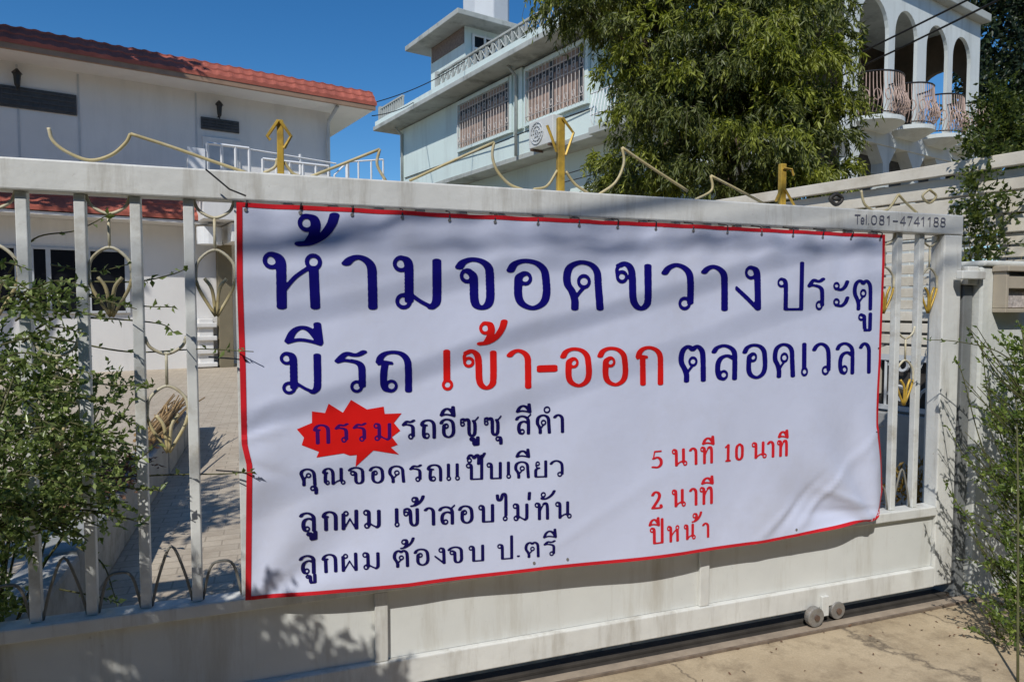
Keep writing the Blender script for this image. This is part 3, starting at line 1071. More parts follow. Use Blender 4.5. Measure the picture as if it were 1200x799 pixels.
def scroll_set(mm, ml, x0, x1, ztop, k):
    xc, y, hw = (x0 + x1) / 2, GY + 0.028, (x1 - x0) / 2 - 0.016
    # hanging bow
    mm.tube(spline([(xc - hw, y, ztop), (xc - hw * 0.75, y, ztop - 0.035), (xc, y, ztop - 0.058), (xc + hw * 0.75, y, ztop - 0.035), (xc + hw, y, ztop)], 5), 0.0055, 5)
    mm.tube([(xc, y, ztop - 0.058), (xc, y, ztop - 0.165)], 0.005, 5)
    mm.tube(spline([(xc - hw, y, ztop - 0.27), (xc - hw * 0.85, y, ztop - 0.205), (xc, y, ztop - 0.165), (xc + hw * 0.85, y, ztop - 0.205), (xc + hw, y, ztop - 0.27)], 5), 0.0055, 5)
    # lily
    for s in (-1, 1):
        ml.tube(spline([(xc + s * hw, y, ztop - 0.265), (xc + s * hw * 0.75, y, ztop - 0.31), (xc + s * 0.002, y, ztop - 0.39)], 4), 0.0058, 5)
        ml.tube(spline([(xc + s * hw * 0.55, y - 0.004, ztop - 0.262), (xc + s * hw * 0.18, y - 0.008, ztop - 0.30), (xc + s * 0.002, y - 0.002, ztop - 0.385)], 4), 0.0062, 5)
for i_, (x0, x1) in enumerate(zip(bars[:-1], bars[1:])):
    up_ = (i_ + (0 if x0 < 1.5 else 1)) % 2 == 1
    ms, ml = MB(), MB()
    scroll_set(ms, ml, x0, x1, ZTOP - 0.098 if up_ else 1.40, 0)
    sc = ms.build('scroll', M['cream'], gate, smooth=True)
    ml.build('lily', M['gold'] if x0 > 2.6 else M['oldgold'], sc, smooth=True)
    xc, y, hw = (x0 + x1) / 2, GY + 0.028, (x1 - x0) / 2 - 0.016
    ms = MB()
    ms.tube(spline([(xc - hw, y, 0.494), (xc - hw * 0.6, y, 0.60), (xc, y, 0.69 if not up_ else 0.62), (xc + hw * 0.6, y, 0.60), (xc + hw, y, 0.494)], 4), 0.005, 5)
    ms.build('foot_scroll', M['darkcream'], gate, smooth=True)
# the last gap beside the stile
ms, ml = MB(), MB()
scroll_set(ms, ml, 3.032, 3.158 + 0.016, ZTOP - 0.098, 0)
sc = ms.build('scroll', M['cream'], gate, smooth=True)
ml.build('lily', M['gold'], sc, smooth=True)

# crest of bent iron on the top rail, traced on the plane of the gate
GC = GY + 0.03
def crest(name, paths, mat, r=0.0058):
    mm = MB()
    for pth in paths:
        P = [on_gate(x, y, GC) for x, y in pth]
        mm.tube(spline(P, 6), r, 6)
    return mm.build(name, mat, gate, smooth=True)
crest('crest_scroll', [[(57, 150), (62, 165), (78, 178), (105, 188), (130, 182), (147, 168), (153, 157)], [(153, 157), (200, 172), (240, 186), (290, 203)]], M['oldgold'])
crest('crest_scroll', [[(325, 186), (322, 196), (309, 203)], [(333, 190), (343, 203), (352, 207)], [(362, 208), (400, 193), (445, 175)], [(445, 175), (442, 193), (452, 212)]], M['oldgold'])
crest('crest_scroll', [[(480, 212), (530, 189), (579, 167)], [(579, 167), (577, 183), (583, 201), (597, 216), (614, 223)]], M['oldgold'])
crest('crest_scroll', [[(653, 200), (641, 218), (625, 222)], [(663, 201), (674, 216), (690, 227)], [(729, 173), (731, 192), (721, 214), (700, 229)], [(729, 173), (755, 191), (806, 224)]], M['oldgold'])
crest('crest_scroll', [[(833, 206), (834, 223), (815, 234)], [(833, 206), (862, 221), (894, 238)]], M['oldgold'])
crest('crest_scroll', [[(1009, 223), (1013, 239), (1024, 248)], [(1030, 250), (1042, 244), (1053, 228)], [(1053, 228), (1062, 238), (1075, 250)], [(1089, 222), (1097, 230), (1089, 238), (1081, 230), (1089, 222)]], M['oldgold'], 0.006)
crest('crest_rosette', [[(980, 227), (987, 233), (980, 240), (973, 233), (980, 227)], [(976, 233), (984, 234)]], M['darkiron'], 0.009)
for (x0, x1, yt, yb, arms) in ((324, 332, 141, 201, [[(326, 141), (313, 160), (317, 164)], [(328, 141), (341, 160), (333, 174)]]),
                               (653, 661, 138, 224, [[(659, 138), (672, 156), (663, 182)], [(641, 147), (646, 160), (652, 178)]]),
                               (914, 920, 192, 241, [[(918, 197), (928, 199), (930, 206)], [(915, 222), (909, 236)], [(920, 222), (932, 243)]])):
    xa, xb = on_gate(x0, yt, GC)[0], on_gate(x1, yt, GC)[0]
    zt = on_gate(x0, yt, GC)[2]
    m = MB()
    m.box(xa, xb, GC - 0.012, GC + 0.012, ZTOP + 0.001, zt)
    fn = m.build('finial', M['gold'], gate, bevel=0.003)
    mm = MB()
    for pth in arms:
        P = [on_gate(x, y, GC - 0.016) for x, y in pth]
        mm.tube(P, 0.006, 5)
    mm.build('finial_arm', M['gold'], fn)
# wheels under the bottom rail
for (x, y, r_, off) in ((942, 724, 0.046, -0.034), (973, 717, 0.042, -0.004)):
    p = on_gate(x, y, GY + 0.03)
    m = MB()
    m.tube([(p[0], GY + off - 0.016, r_ + 0.012), (p[0], GY + off + 0.016, r_ + 0.012)], r_, 22)
    wh = m.build('wheel', M['steel'], gate, bevel=0.005)
    m = MB(); m.tube([(p[0], GY + off - 0.024, r_ + 0.012), (p[0], GY + off - 0.0165, r_ + 0.012)], 0.014, 10)
    m.build('axle', M['rust'], wh)
xw = on_gate(962, 710)[0]
m = MB(); m.box(xw - 0.02, xw + 0.02, GY - 0.03, GY - 0.0125, 0.045, 0.14)
m.build('wheel_bracket', M['gate'], gate, bevel=0.003)

# rail track on the ground under the gate
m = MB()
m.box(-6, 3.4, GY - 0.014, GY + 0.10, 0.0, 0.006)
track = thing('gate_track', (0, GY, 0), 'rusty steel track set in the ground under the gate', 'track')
m.build('shadow_strip', M['gate_shadow'], track)  # dark strip paints the deep shadow under the gate
m = MB(); m.box(-6, 3.4, GY - 0.068, GY - 0.0145, 0.0, 0.010)
m.build('concrete_lip', M['lip'], track, bevel=0.003)
m = MB(); m.box(-6, 3.4, GY - 0.078, GY - 0.0685, 0.0, 0.014)
m.build('edge_iron', M['track'], track, bevel=0.002)
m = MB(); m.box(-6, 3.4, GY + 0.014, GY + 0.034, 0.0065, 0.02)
m.build('running_rail', M['gate_shadow'], track, bevel=0.002)  # rail coloured black with the same painted shadow

# ================================================================== GATE POST, PILLAR, MAILBOX
post = thing('gate_post', (3.36, GY + 0.05, 0), 'grey steel catch post with a white bracket at the gate end', 'post')
m = MB(); m.box(3.297, 3.362, GY - 0.01, GY + 0.16, 0, 1.605)
m.build('shaft', M['post'], post, bevel=0.005)
m = MB()
m.box(3.29, 3.364, GY - 0.036, GY + 0.15, 1.608, 1.70)
m.box(3.20, 3.36, GY - 0.075, GY - 0.038, 1.635, 1.675)
m.build('bracket', M['gate'], post, bevel=0.004)
pl = thing('boundary_wall', (4.2, GY + 0.1, 0), 'white plastered wall pillar holding the beige mailbox', 'wall')
m = MB(); m.box(3.368, 5.6, GY - 0.05, GY + 0.25, 0, 1.70)
m.build('wall_body', M['pillar'], pl, bevel=0.012)
m = MB(); m.box(3.366, 5.63, GY - 0.065, GY + 0.265, 1.702, 1.73)
m.build('coping', M['pillar'], pl, bevel=0.01)
PY = GY - 0.05
pa, pb = on_gate(1164, 312, PY), on_gate(1196, 366, PY)
mb_ = thing('mailbox', (pa[0], PY, pb[2]), 'beige metal mailbox with a paper in its window, fixed to the white pillar', 'mailbox')
x0, x1, z1_, z0_ = pa[0], pb[0] - 0.004, pa[2], pb[2]
m = MB()
m.box(x0, x1, PY - 0.07, PY - 0.001, z0_, z0_ + 0.02)
m.box(x0, x0 + 0.018, PY - 0.07, PY - 0.001, z0_ + 0.021, z1_ - 0.03)
m.box(x1 - 0.018, x1, PY - 0.07, PY - 0.001, z0_ + 0.021, z1_ - 0.03)
m.box(x0 + 0.0185, x1 - 0.0185, PY - 0.03, PY - 0.001, z0_ + 0.021, z1_ - 0.03)
m.box(x0 + 0.0185, x1 - 0.0185, PY - 0.065, PY - 0.0305, z0_ + 0.12, z1_ - 0.05)
m.build('box_body', M['mailbox'], mb_, bevel=0.003)
m = MB(); m.box(x0 - 0.01, x1 + 0.01, PY - 0.085, PY - 0.001, z1_ - 0.029, z1_)
m.build('lid', M['mailbox'], mb_, bevel=0.004)
m = MB(); m.box(x0 + 0.025, x1 - 0.025, PY - 0.037, PY - 0.031, z0_ + 0.025, z0_ + 0.105)
m.build('paper', M['paper'], mb_)

# ================================================================== THE BANNER
BY = GY - 0.055
CREASE = []
for (xa, ya, xb, yb, amp, wd) in ((1022, 604, 935, 628, 0.014, 0.018), (1018, 596, 950, 600, -0.010, 0.015), (1010, 590, 960, 572, 0.012, 0.016), (990, 545, 935, 612, 0.013, 0.017), (955, 560, 905, 622, -0.010, 0.018),
                                  (925, 590, 885, 630, 0.008, 0.016), (1030, 500, 985, 560, 0.007, 0.02), (284, 515, 330, 500, 0.010, 0.016), (286, 540, 340, 560, -0.007, 0.02), (283, 500, 320, 470, 0.006, 0.015),
                                  (790, 250, 720, 330, 0.004, 0.012), (300, 690, 380, 640, 0.005, 0.02), (640, 640, 760, 560, 0.004, 0.03)):
    pa_, pb_ = on_gate(xa, ya, BY), on_gate(xb, yb, BY)
    CREASE.append((pa_[0], pa_[2], pb_[0], pb_[2], amp * 0.62, wd * 0.85))
def gauss(u, c, s): return math.exp(-((u - c) / s) ** 2)
def bulge(X, Z):
    """how far the vinyl stands out towards the street at (X, Z)"""
    v_ = (Z - 0.46) / 1.4
    u_ = (X + 0.1) / 2.88
    d = 0.035 * math.sin(math.pi * min(max(u_, 0), 1)) * (1 - 0.7 * v_)
    d += 0.006 * math.sin(5.1 * X + 2.3 * Z) + 0.004 * math.sin(11.0 * X - 6.0 * Z + 1.0) * (0.4 + 0.6 * abs(0.5 - v_))
    d += 0.0035 * math.sin(21 * X + 9 * Z) * max(0, v_ - 0.82) * 5
    # tension folds running up from the lower right corner
    dx, dz = X - 2.72, Z - 0.44
    rr = math.hypot(dx, dz)
    th = math.atan2(dz, -dx)
    d += 0.014 * math.sin(9.5 * th + 0.8) * gauss(rr, 0.34, 0.26)
    # slack folds in the lower left corner
    dx, dz = X + 0.1, Z - 0.46
    rr = math.hypot(dx, dz)
    d += 0.008 * math.sin(8 * math.atan2(dz, dx)) * gauss(rr, 0.3, 0.2)
    d += 0.005 * math.cos(2 * math.pi * (X + 0.075) / 0.177) * max(0.0, v_ - 0.78) * 4.5
    for (ax, az, bx, bz, amp, wd) in CREASE:
        ex, ez = bx - ax, bz - az
        l2 = ex * ex + ez * ez
        uu = ((X - ax) * ex + (Z - az) * ez) / l2
        if -0.3 < uu < 1.3:
            dd = abs((X - ax) * ez - (Z - az) * ex) / math.sqrt(l2)
            sgn = ((X - ax) * ez - (Z - az) * ex)
            w_ = wd * (0.6 + 0.8 * min(max(uu, 0), 1))
            d += amp * math.exp(-(dd / w_) ** 2) * math.sin(math.pi * (uu + 0.3) / 1.6)
    d += 0.012 * gauss(X, -0.02, 0.1) * gauss(Z, 0.98, 0.12)
    return d

def b_point(px_, py_):
    Y = BY
    for _ in range(4):
        p = on_gate(px_, py_, Y)
        Y = BY - bulge(p[0], p[2])
    return p[0], p[2]

def poly(pts, t):
    pts = np.array(pts, float)
    s = np.r_[0, np.cumsum(np.linalg.norm(np.diff(pts, axis=0), axis=1))]
    s /= s[-1]
    return np.array([np.interp(t, s, pts[:, 0]), np.interp(t, s, pts[:, 1])])
eL = [b_point(*p) for p in ((277, 237), (277.5, 330), (281, 430), (282.5, 500), (283, 520), (289, 545), (288.5, 590), (288, 640), (287.5, 703))]
eR = [b_point(*p) for p in ((1037, 275), (1035, 340), (1032, 420), (1029, 480), (1029, 500), (1033, 545), (1034, 575), (1027, 609))]
eT = [b_point(*p) for p in ((277, 237), (400, 243), (520, 250), (640, 255), (760, 261), (900, 268), (1037, 275))]
eB = [b_point(*p) for p in ((287.5, 703), (400, 694), (480, 687), (640, 667), (800, 650), (900, 635), (960, 623), (1000, 614), (1027, 609))]
def coons(u, v):          # u left->right, v top->bottom
    l, r, t, b = poly(eL, v), poly(eR, v), poly(eT, u), poly(eB, u)
    c00, c10, c01, c11 = map(np.array, (eL[0], eR[0], eL[-1], eR[-1]))
    return (1 - u) * l + u * r + (1 - v) * t + v * b - ((1 - u) * (1 - v) * c00 + u * (1 - v) * c10 + (1 - u) * v * c01 + u * v * c11)
banner = thing('banner', (1.3, BY, 0.45), 'large white vinyl banner with blue and red Thai lettering tied to the gate', 'banner')
NU, NV = 170, 90
v, f = [], []
for j in range(NV + 1):
    for i in range(NU + 1):
        X, Z = coons(i / NU, j / NV)
        v.append((X, BY - bulge(X, Z), Z))
for j in range(NV):
    for i in range(NU):
        a = j * (NU + 1) + i
        f.append((a, a + NU + 1, a + NU + 2, a + 1))
cl = finish('cloth', v, f, M['banner'], banner, smooth=True)
# printed red edge
m = MB()
def edge_strip(fn, n, inner):
    P, Q = [], []
    for k in range(n + 1):
        for s, lst in ((0.0, P), (inner, Q)):
            X, Z = fn(k / n, s)
            lst.append((X, BY - bulge(X, Z) - 0.0015, Z))
    for k in range(n):
        m.add([P[k], P[k + 1], Q[k + 1], Q[k]], [(0, 1, 2, 3)])
edge_strip(lambda t, s: coons(s, t), 80, 0.0065)
edge_strip(lambda t, s: coons(1 - s, t), 80, 0.0050)
edge_strip(lambda t, s: coons(0.0066 + t * (1 - 0.0117), s), 160, 0.011)
edge_strip(lambda t, s: coons(0.0066 + t * (1 - 0.0117), 1 - s), 160, 0.010)
m.build('red_border', M['border'], banner)
# ties along the top and sides
m = MB()
for u in np.linspace(0.01, 0.99, 17):
    X, Z = coons(u, 0.004)
    m.tube(spline([(X, BY - bulge(X, Z) - 0.004, Z - 0.01), (X + 0.004, BY - 0.002, Z + 0.012), (X + 0.006, GY + 0.005, ZTOP - 0.1)], 4), 0.0028, 5)
for vv in (0.39, 0.68):
    for u, s in ((0.004, -1), (0.997, 1)):
        X, Z = coons(u, vv)
        m.tube([(X - s * 0.012, BY - bulge(X, Z) - 0.004, Z), (X + s * 0.03, BY + 0.03, Z + 0.004), (X + s * 0.11, GY + 0.005, Z + 0.01)], 0.0026, 5)
X, Z = coons(0.0, 0.0)
m.tube([(X + 0.03, BY - 0.02, Z + 0.02), (X - 0.02, BY - 0.012, Z + 0.04), (X - 0.09, BY - 0.01, Z + 0.10)], 0.003, 5)
m.build('tie_string', M['lamp'], banner)
m = MB()
for u in np.linspace(0.01, 0.99, 17):
    X, Z = coons(u, 0.018)
    m.tube([(X, BY - bulge(X, Z) - 0.001, Z), (X, BY - bulge(X, Z) - 0.0035, Z)], 0.006, 10)
for u in (0.37, 0.42, 0.82):
    X, Z = coons(u, 0.975)
    m.tube([(X, BY - bulge(X, Z) - 0.001, Z), (X, BY - bulge(X, Z) - 0.0035, Z)], 0.0055, 10)
m.build('eyelet', M['steel'], banner)

# ---------------- lettering: pen strokes in a unit box (height 1 = letter height), thick pen 'V', thin pen 'T'
def o(cx, cy, r): return ('T', [(cx + r * math.cos(a), cy + r * math.sin(a)) for a in np.linspace(0, 2 * math.pi, 25)], True, (cx, cy))
def s(*p): return ('V', list(p), False, None)
def t(*p): return ('T', list(p), False, None)
def q(*p): return ('Q', list(p), False, None)          # polyline, thick pen
def qt(*p): return ('q', list(p), False, None)         # polyline, thin pen
GL = {}
GL['ห'] = (1.03, [o(.155, .85, .115), s((.155, .965), (.25, .93), (.31, .83), (.315, .6), (.315, .03)), t((.36, .33), (.55, .56), (.78, .73)), o(.88, .845, .115), q((.88, .73), (.90, .03))])
GL['า'] = (.56, [s((.02, .83), (.10, .91), (.23, .95), (.37, .90), (.46, .78), (.475, .55), (.48, .03))])
GL['ม'] = (.86, [o(.15, .845, .115), s((.15, .96), (.235, .93), (.28, .82), (.285, .5), (.285, .16)), o(.19, .15, .115), t((.30, .29), (.5, .14), (.70, .035)), s((.68, .04), (.755, .12), (.775, .3), (.775, .92))])
GL['จ'] = (.70, [s((.02, .81), (.10, .91), (.27, .965), (.46, .93), (.585, .80), (.605, .5), (.605, .22), (.55, .08), (.44, .035), (.34, .08), (.30, .22), (.295, .5), (.28, .66), (.18, .75)), o(.165, .645, .105)])
GL['อ'] = (.77, [s((.02, .77), (.10, .90), (.28, .965), (.50, .93), (.64, .80), (.68, .6), (.69, .32), (.62, .13), (.44, .035), (.25, .10), (.165, .25), (.16, .5), (.18, .65), (.28, .72)), o(.29, .62, .105)])
GL['ด'] = (.80, [s((.225, .03), (.225, .2), (.17, .38), (.085, .52), (.075, .7), (.13, .86), (.27, .95), (.42, .965), (.58, .91), (.68, .77), (.70, .5), (.73, .03)), o(.41, .58, .115), t((.41, .46), (.33, .37), (.25, .26))])
GL['ต'] = (.80, [s((.225, .03), (.225, .2), (.17, .36), (.085, .52), (.075, .7), (.13, .87), (.24, .955), (.33, .94), (.40, .87), (.47, .94), (.56, .95), (.67, .83), (.70, .6), (.71, .03)), o(.41, .55, .105), t((.41, .45), (.33, .36), (.25, .26))])
GL['ค'] = (.85, [s((.215, .03), (.21, .3), (.13, .55), (.085, .7), (.13, .86), (.27, .95), (.42, .965), (.58, .91), (.70, .77), (.74, .5), (.76, .03)), o(.45, .60, .11), t((.35, .55), (.28, .45), (.24, .26))])
GL['ข'] = (.79, [o(.155, .69, .10), t((.06, .72), (.055, .84), (.12, .94)), s((.11, .92), (.22, .965), (.33, .88), (.37, .7), (.385, .25), (.45, .09), (.55, .035), (.65, .09), (.70, .25), (.70, .93))])
GL['ซ'] = (1.0, [o(.145, .68, .09), t((.06, .72), (.05, .83), (.11, .93)), s((.10, .92), (.18, .95), (.26, .86), (.33, .93), (.40, .93), (.46, .82), (.47, .6), (.48, .22), (.54, .08), (.63, .035), (.72, .09), (.77, .25), (.77, .66), (.70, .84)), t((.72, .80), (.82, .88), (.94, 1.02))])
GL['ว'] = (.63, [s((.02, .79), (.10, .90), (.25, .965), (.41, .92), (.52, .79), (.55, .55), (.55, .17)), o(.435, .15, .11)])
GL['ง'] = (.60, [o(.345, .84, .115), s((.345, .955), (.44, .92), (.48, .8), (.49, .5), (.50, .05)), t((.50, .04), (.28, .27), (.03, .50)), t((.47, .05), (.27, .25), (.03, .48))])
GL['ป'] = (.84, [o(.15, .845, .11), s((.15, .955), (.235, .92), (.275, .8), (.28, .5), (.28, .05)), t((.28, .04), (.72, .04)), q((.75, .04), (.75, 1.45))])
GL['บ'] = (.84, [o(.15, .845, .11), s((.15, .955), (.235, .92), (.275, .8), (.28, .5), (.28, .05)), t((.28, .04), (.72, .04)), q((.75, .04), (.75, .97))])
GL['ผ'] = (.85, [q((.10, .03), (.10, .82)), o(.225, .84, .105), t((.12, .04), (.28, .3), (.425, .56)), t((.425, .56), (.56, .3), (.71, .04)), q((.745, .03), (.745, .97))])
GL['ย'] = (.80, [o(.22, .83, .10), t((.12, .83), (.12, .68), (.22, .58), (.34, .56)), s((.25, .57), (.12, .47), (.10, .3), (.105, .06)), t((.1, .04), (.66, .04)), q((.69, .03), (.69, .97))])
GL['ร'] = (.70, [s((.06, .77), (.16, .88), (.26, .945), (.40, .915), (.52, .92), (.64, .985)), t((.05, .75), (.20, .785), (.38, .76)), s((.36, .77), (.50, .73), (.585, .64), (.60, .45), (.60, .17)), o(.475, .155, .115)])
GL['ถ'] = (.84, [s((.06, .73), (.10, .85), (.22, .94), (.42, .965), (.60, .92), (.72, .78), (.75, .55), (.75, .03)), t((.05, .69), (.18, .73), (.36, .70)), s((.20, .70), (.165, .45), (.165, .2), (.22, .07), (.33, .035)), o(.345, .155, .115)])
GL['ก'] = (.72, [s((.06, .73), (.10, .85), (.20, .94), (.36, .965), (.53, .90), (.62, .76), (.635, .5), (.635, .03)), t((.04, .70), (.14, .74), (.28, .72)), s((.17, .72), (.175, .5), (.18, .03))])
GL['เ'] = (.32, [q((.14, .97), (.14, .25)), o(.155, .14, .105)])
GL['ล'] = (.72, [s((.03, .80), (.11, .91), (.30, .965), (.49, .91), (.61, .77), (.63, .5), (.63, .03)), s((.60, .60), (.42, .68), (.24, .63), (.15, .48), (.14, .25), (.20, .08), (.30, .035)), o(.31, .15, .105)])
GL['ส'] = (.76, GL['ล'][1] + [t((.54, .86), (.63, .93), (.74, 1.04))])
GL['ณ'] = (1.3, [s((.06, .73), (.10, .85), (.20, .94), (.36, .965), (.50, .88), (.56, .74), (.575, .5), (.575, .05)), t((.04, .70), (.14, .74), (.28, .72)), s((.17, .70), (.15, .42), (.155, .15)), o(.26, .14, .10), t((.59, .04), (.80, .2), (1.02, .27)), q((1.03, .95), (1.03, .22)), o(1.13, .135, .10)])
GL['น'] = (.96, [o(.15, .845, .11), s((.15, .955), (.235, .92), (.275, .8), (.28, .5), (.28, .05)), t((.28, .05), (.48, .21), (.68, .27)), q((.71, .95), (.71, .2)), o(.81, .135, .105)])
GL['ท'] = (.84, [o(.15, .845, .11), s((.15, .955), (.235, .92), (.275, .8), (.28, .5), (.28, .03)), t((.30, .45), (.42, .72), (.54, .92)), s((.52, .89), (.62, .95), (.70, .86), (.73, .6), (.735, .03))])
GL['ะ'] = (.53, [o(.13, .78, .09), s((.13, .68), (.28, .66), (.40, .76), (.47, .92)), o(.13, .26, .09), s((.13, .16), (.28, .14), (.40, .24), (.47, .40))])
GL['ไ'] = (.43, [s((.05, .93), (.07, .78), (.13, .735), (.19, .79), (.215, .9), (.26, .965), (.32, .94), (.345, .8), (.345, .2)), o(.32, .09, .065)])
GL['้'] = (1.18, [o(.27, .68, .19), s((.27, .88), (.46, .84), (.53, .62), (.46, .35), (.32, .12)), s((.06, .08), (.36, .12), (.72, .32), (.98, .66), (1.08, .95))])
GL['ี'] = (1.62, [s((.10, .22), (.32, .62), (.66, .80), (1.05, .68), (1.42, .22)), t((.08, .17), (.55, .27), (1.05, .20), (1.5, .06)), q((1.36, .95), (1.45, .12))])
GL['ื'] = (1.62, GL['ี'][1] + [q((1.05, .97), (1.08, .6))])
GL['ู'] = (.80, [o(.24, .78, .14), s((.24, .90), (.38, .82), (.40, .5), (.42, .2)), t((.40, .09), (.70, .09)), q((.69, .12), (.69, .95))])
GL['ุ'] = (.87, [o(.33, .68, .2), s((.33, .88), (.56, .82), (.66, .55), (.66, .10))])
GL['ั'] = (1.8, [o(.36, .60, .24), s((.36, .36), (.2, .16), (.6, .10), (1.1, .28), (1.5, .6), (1.72, .95))])
GL['่'] = (.5, [q((.28, .95), (.22, .08))])
GL['๊'] = (1.7, [o(.26, .42, .17), s((.12, .6), (.30, .88), (.52, .80), (.70, .58), (.86, .84), (1.05, .82), (1.10, .5), (1.08, .06)), s((1.1, .35), (1.4, .6), (1.62, .95))])
GL['ํ'] = (1.0, [o(.5, .5, .40)])
GL['.'] = (1.0, [q((.5, .45), (.5, .55))])
GL['-'] = (2.6, [q((.3, .42), (2.3, .42)), q((.3, .58), (2.3, .58)), q((.3, .5), (2.3, .5))])
GL['5'] = (.62, [t((.18, .94), (.52, .94)), t((.18, .93), (.12, .58)), s((.12, .55), (.34, .60), (.50, .45), (.50, .2), (.34, .05), (.08, .08))])
GL['2'] = (.62, [s((.08, .78), (.2, .93), (.38, .92), (.48, .76), (.42, .54), (.24, .28), (.08, .06)), s((.08, .06), (.54, .06), (.56, .2))])
GL['1'] = (.5, [q((.27, .97), (.27, .03)), t((.08, .84), (.26, .95)), t((.12, .035), (.42, .035))])
GL['0'] = (.6, [s((.30, .96), (.14, .82), (.11, .5), (.14, .18), (.30, .04), (.46, .18), (.49, .5), (.46, .82), (.30, .96))])
# plain sans figures for the telephone number
SG = {}
SG['T'] = (.62, [qt((.04, .95), (.58, .95)), qt((.31, .95), (.31, .05))])
SG['e'] = (.56, [t((.08, .36), (.48, .36), (.44, .58), (.28, .68), (.12, .58), (.08, .36), (.14, .12), (.28, .05), (.46, .12))])
SG['l'] = (.2, [qt((.1, .97), (.1, .05))])
SG['.'] = (.2, [qt((.1, .05), (.1, .08))])
SG['0'] = (.62, [t((.31, .95), (.12, .82), (.08, .5), (.12, .18), (.31, .05), (.50, .18), (.54, .5), (.50, .82), (.31, .95))])
SG['8'] = (.62, [t((.31, .95), (.14, .87), (.14, .62), (.31, .53), (.5, .4), (.5, .14), (.31, .05), (.12, .14), (.12, .4), (.31, .53), (.48, .62), (.48, .87), (.31, .95))])
SG['1'] = (.4, [qt((.08, .78), (.26, .95), (.26, .05))])
SG['-'] = (.6, [qt((.08, .45), (.52, .45))])
SG['4'] = (.62, [qt((.44, .05), (.44, .95), (.06, .32), (.58, .32))])
SG['7'] = (.6, [qt((.06, .95), (.54, .95), (.22, .05))])

def dense(pts, smooth_, step=0.02):
    P = spline(pts, 10) if smooth_ and len(pts) > 2 else [np.array(p, float) for p in pts]
    o_ = [P[0]]
    for a, b in zip(P[:-1], P[1:]):
        n_ = max(1, int(np.linalg.norm(b - a) / step))
        for k in range(1, n_ + 1):
            o_.append(a + (b - a) * k / n_)
    return np.array(o_)

def glyph_cells(strokes, wn, sx, pv, pt, res):
    """marching squares over the pen field; box in letter-height units, x scaled by sx"""
    rs = math.sqrt(sx)
    xs0, xs1, ys0, ys1 = -0.15, wn * sx + 0.15, -0.12, 1.6
    allp = []
    for kind, pts, loop, ctr in strokes:
        if loop:
            c = np.array(ctr)
            pp = [((c[0] * sx) + (p[0] - c[0]) * rs, p[1]) for p in pts]
        else:
            pp = [(p[0] * sx, p[1]) for p in pts]
        D_ = dense(pp, kind in 'VT' and not loop)
        pen = pv if kind in 'VQ' else (pt, pt)
        allp.append((D_, pen))
    ymax = max(float(d[:, 1].max()) for d, _ in allp) + 0.15
    gx = np.arange(xs0, xs1, res)
    gy = np.arange(ys0, ymax, res)
    Xg, Yg = np.meshgrid(gx, gy, indexing='ij')
    F_ = np.full(Xg.shape, 9.0)
    for D_, (a, b) in allp:
        dx = (Xg[..., None] - D_[:, 0]) / a
        dy = (Yg[..., None] - D_[:, 1]) / b
        F_ = np.minimum(F_, (np.sqrt((dx * dx + dy * dy).min(-1)) - 1.0) * min(a, b))
    verts, faces, key = [], [], {}
    def vid(i, j, ii, jj):
        k = (i, j, ii, jj) if (i, j) <= (ii, jj) else (ii, jj, i, j)
        if k not in key:
            if (i, j) == (ii, jj):
                p = (gx[i], gy[j])
            else:
                f0, f1 = F_[k[0], k[1]], F_[k[2], k[3]]
                u = f0 / (f0 - f1)
                p = (gx[k[0]] + u * (gx[k[2]] - gx[k[0]]), gy[k[1]] + u * (gy[k[3]] - gy[k[1]]))
            key[k] = len(verts)
            verts.append(p)
        return key[k]
    ins = F_ < 0
    cnt = ins[:-1, :-1].astype(int) + ins[1:, :-1] + ins[1:, 1:] + ins[:-1, 1:]
    for i, j in zip(*np.nonzero(cnt)):
        cs = [(i, j), (i + 1, j), (i + 1, j + 1), (i, j + 1)]
        pl_ = []
        for a, b in zip(cs, cs[1:] + cs[:1]):
            if ins[a]:
                pl_.append(vid(*a, *a))
            if ins[a] != ins[b]:
                pl_.append(vid(*a, *b))
        if len(pl_) >= 3:
            faces.append(tuple(pl_))
    return verts, faces

def lettering(name, items, mat, label=None, base=None, top=None, res=0.035, pv=(.088, .042), pt=.038, parent=banner, src=GL, surf=None):
    """items: (char, x_left, x_right[, y_top, y_bottom]) in sight-line pixels on the banner plane"""
    mm = MB()
    for it in items:
        ch, x0, x1 = it[:3]
        if len(it) == 5:
            yb0 = yb1 = it[4]
            yt0 = it[3]
        else:
            yb0, yb1 = base(x0), base(x1)
            yt0 = top(x0)
        pt_ = surf or b_point
        p00 = np.array(pt_(x0, yb0)); p10 = np.array(pt_(x1, yb1)); p01 = np.array(pt_(x0, yt0))
        if len(it) == 5:
            yb1 = yb0
            p10 = np.array([p10[0], p00[1]])
        H_ = p01[1] - p00[1]
        W_ = p10[0] - p00[0]
        wn, st = src[ch]
        own = len(it) == 5
        k = H_ / LH_[0] if own else 1.0
        if not own:
            LH_[0] = H_
        sx = (W_ / H_) / wn
        pv_ = (pv[0] / k, pv[1] / k) if own else pv
        pt2 = pt / k if own else pt
        vs, fs = glyph_cells(st, wn, sx, pv_, pt2, res / max(k, 0.45) if own else res)
        out_ = []
        for (x, y) in vs:
            X = p00[0] + x * H_
            Z = p00[1] + (p10[1] - p00[1]) * (x * H_ / max(W_, 1e-6)) + y * H_
            if surf:
                out_.append((X, surf.Y, Z))
            else:
                out_.append((X, BY - bulge(X, Z) - 0.002, Z))
        mm.add(out_, [f_[::-1] if False else f_ for f_ in fs])
    ob = mm.build(name, mat, parent)
    if label: ob['label'] = label
    return ob
LH_ = [0.2]
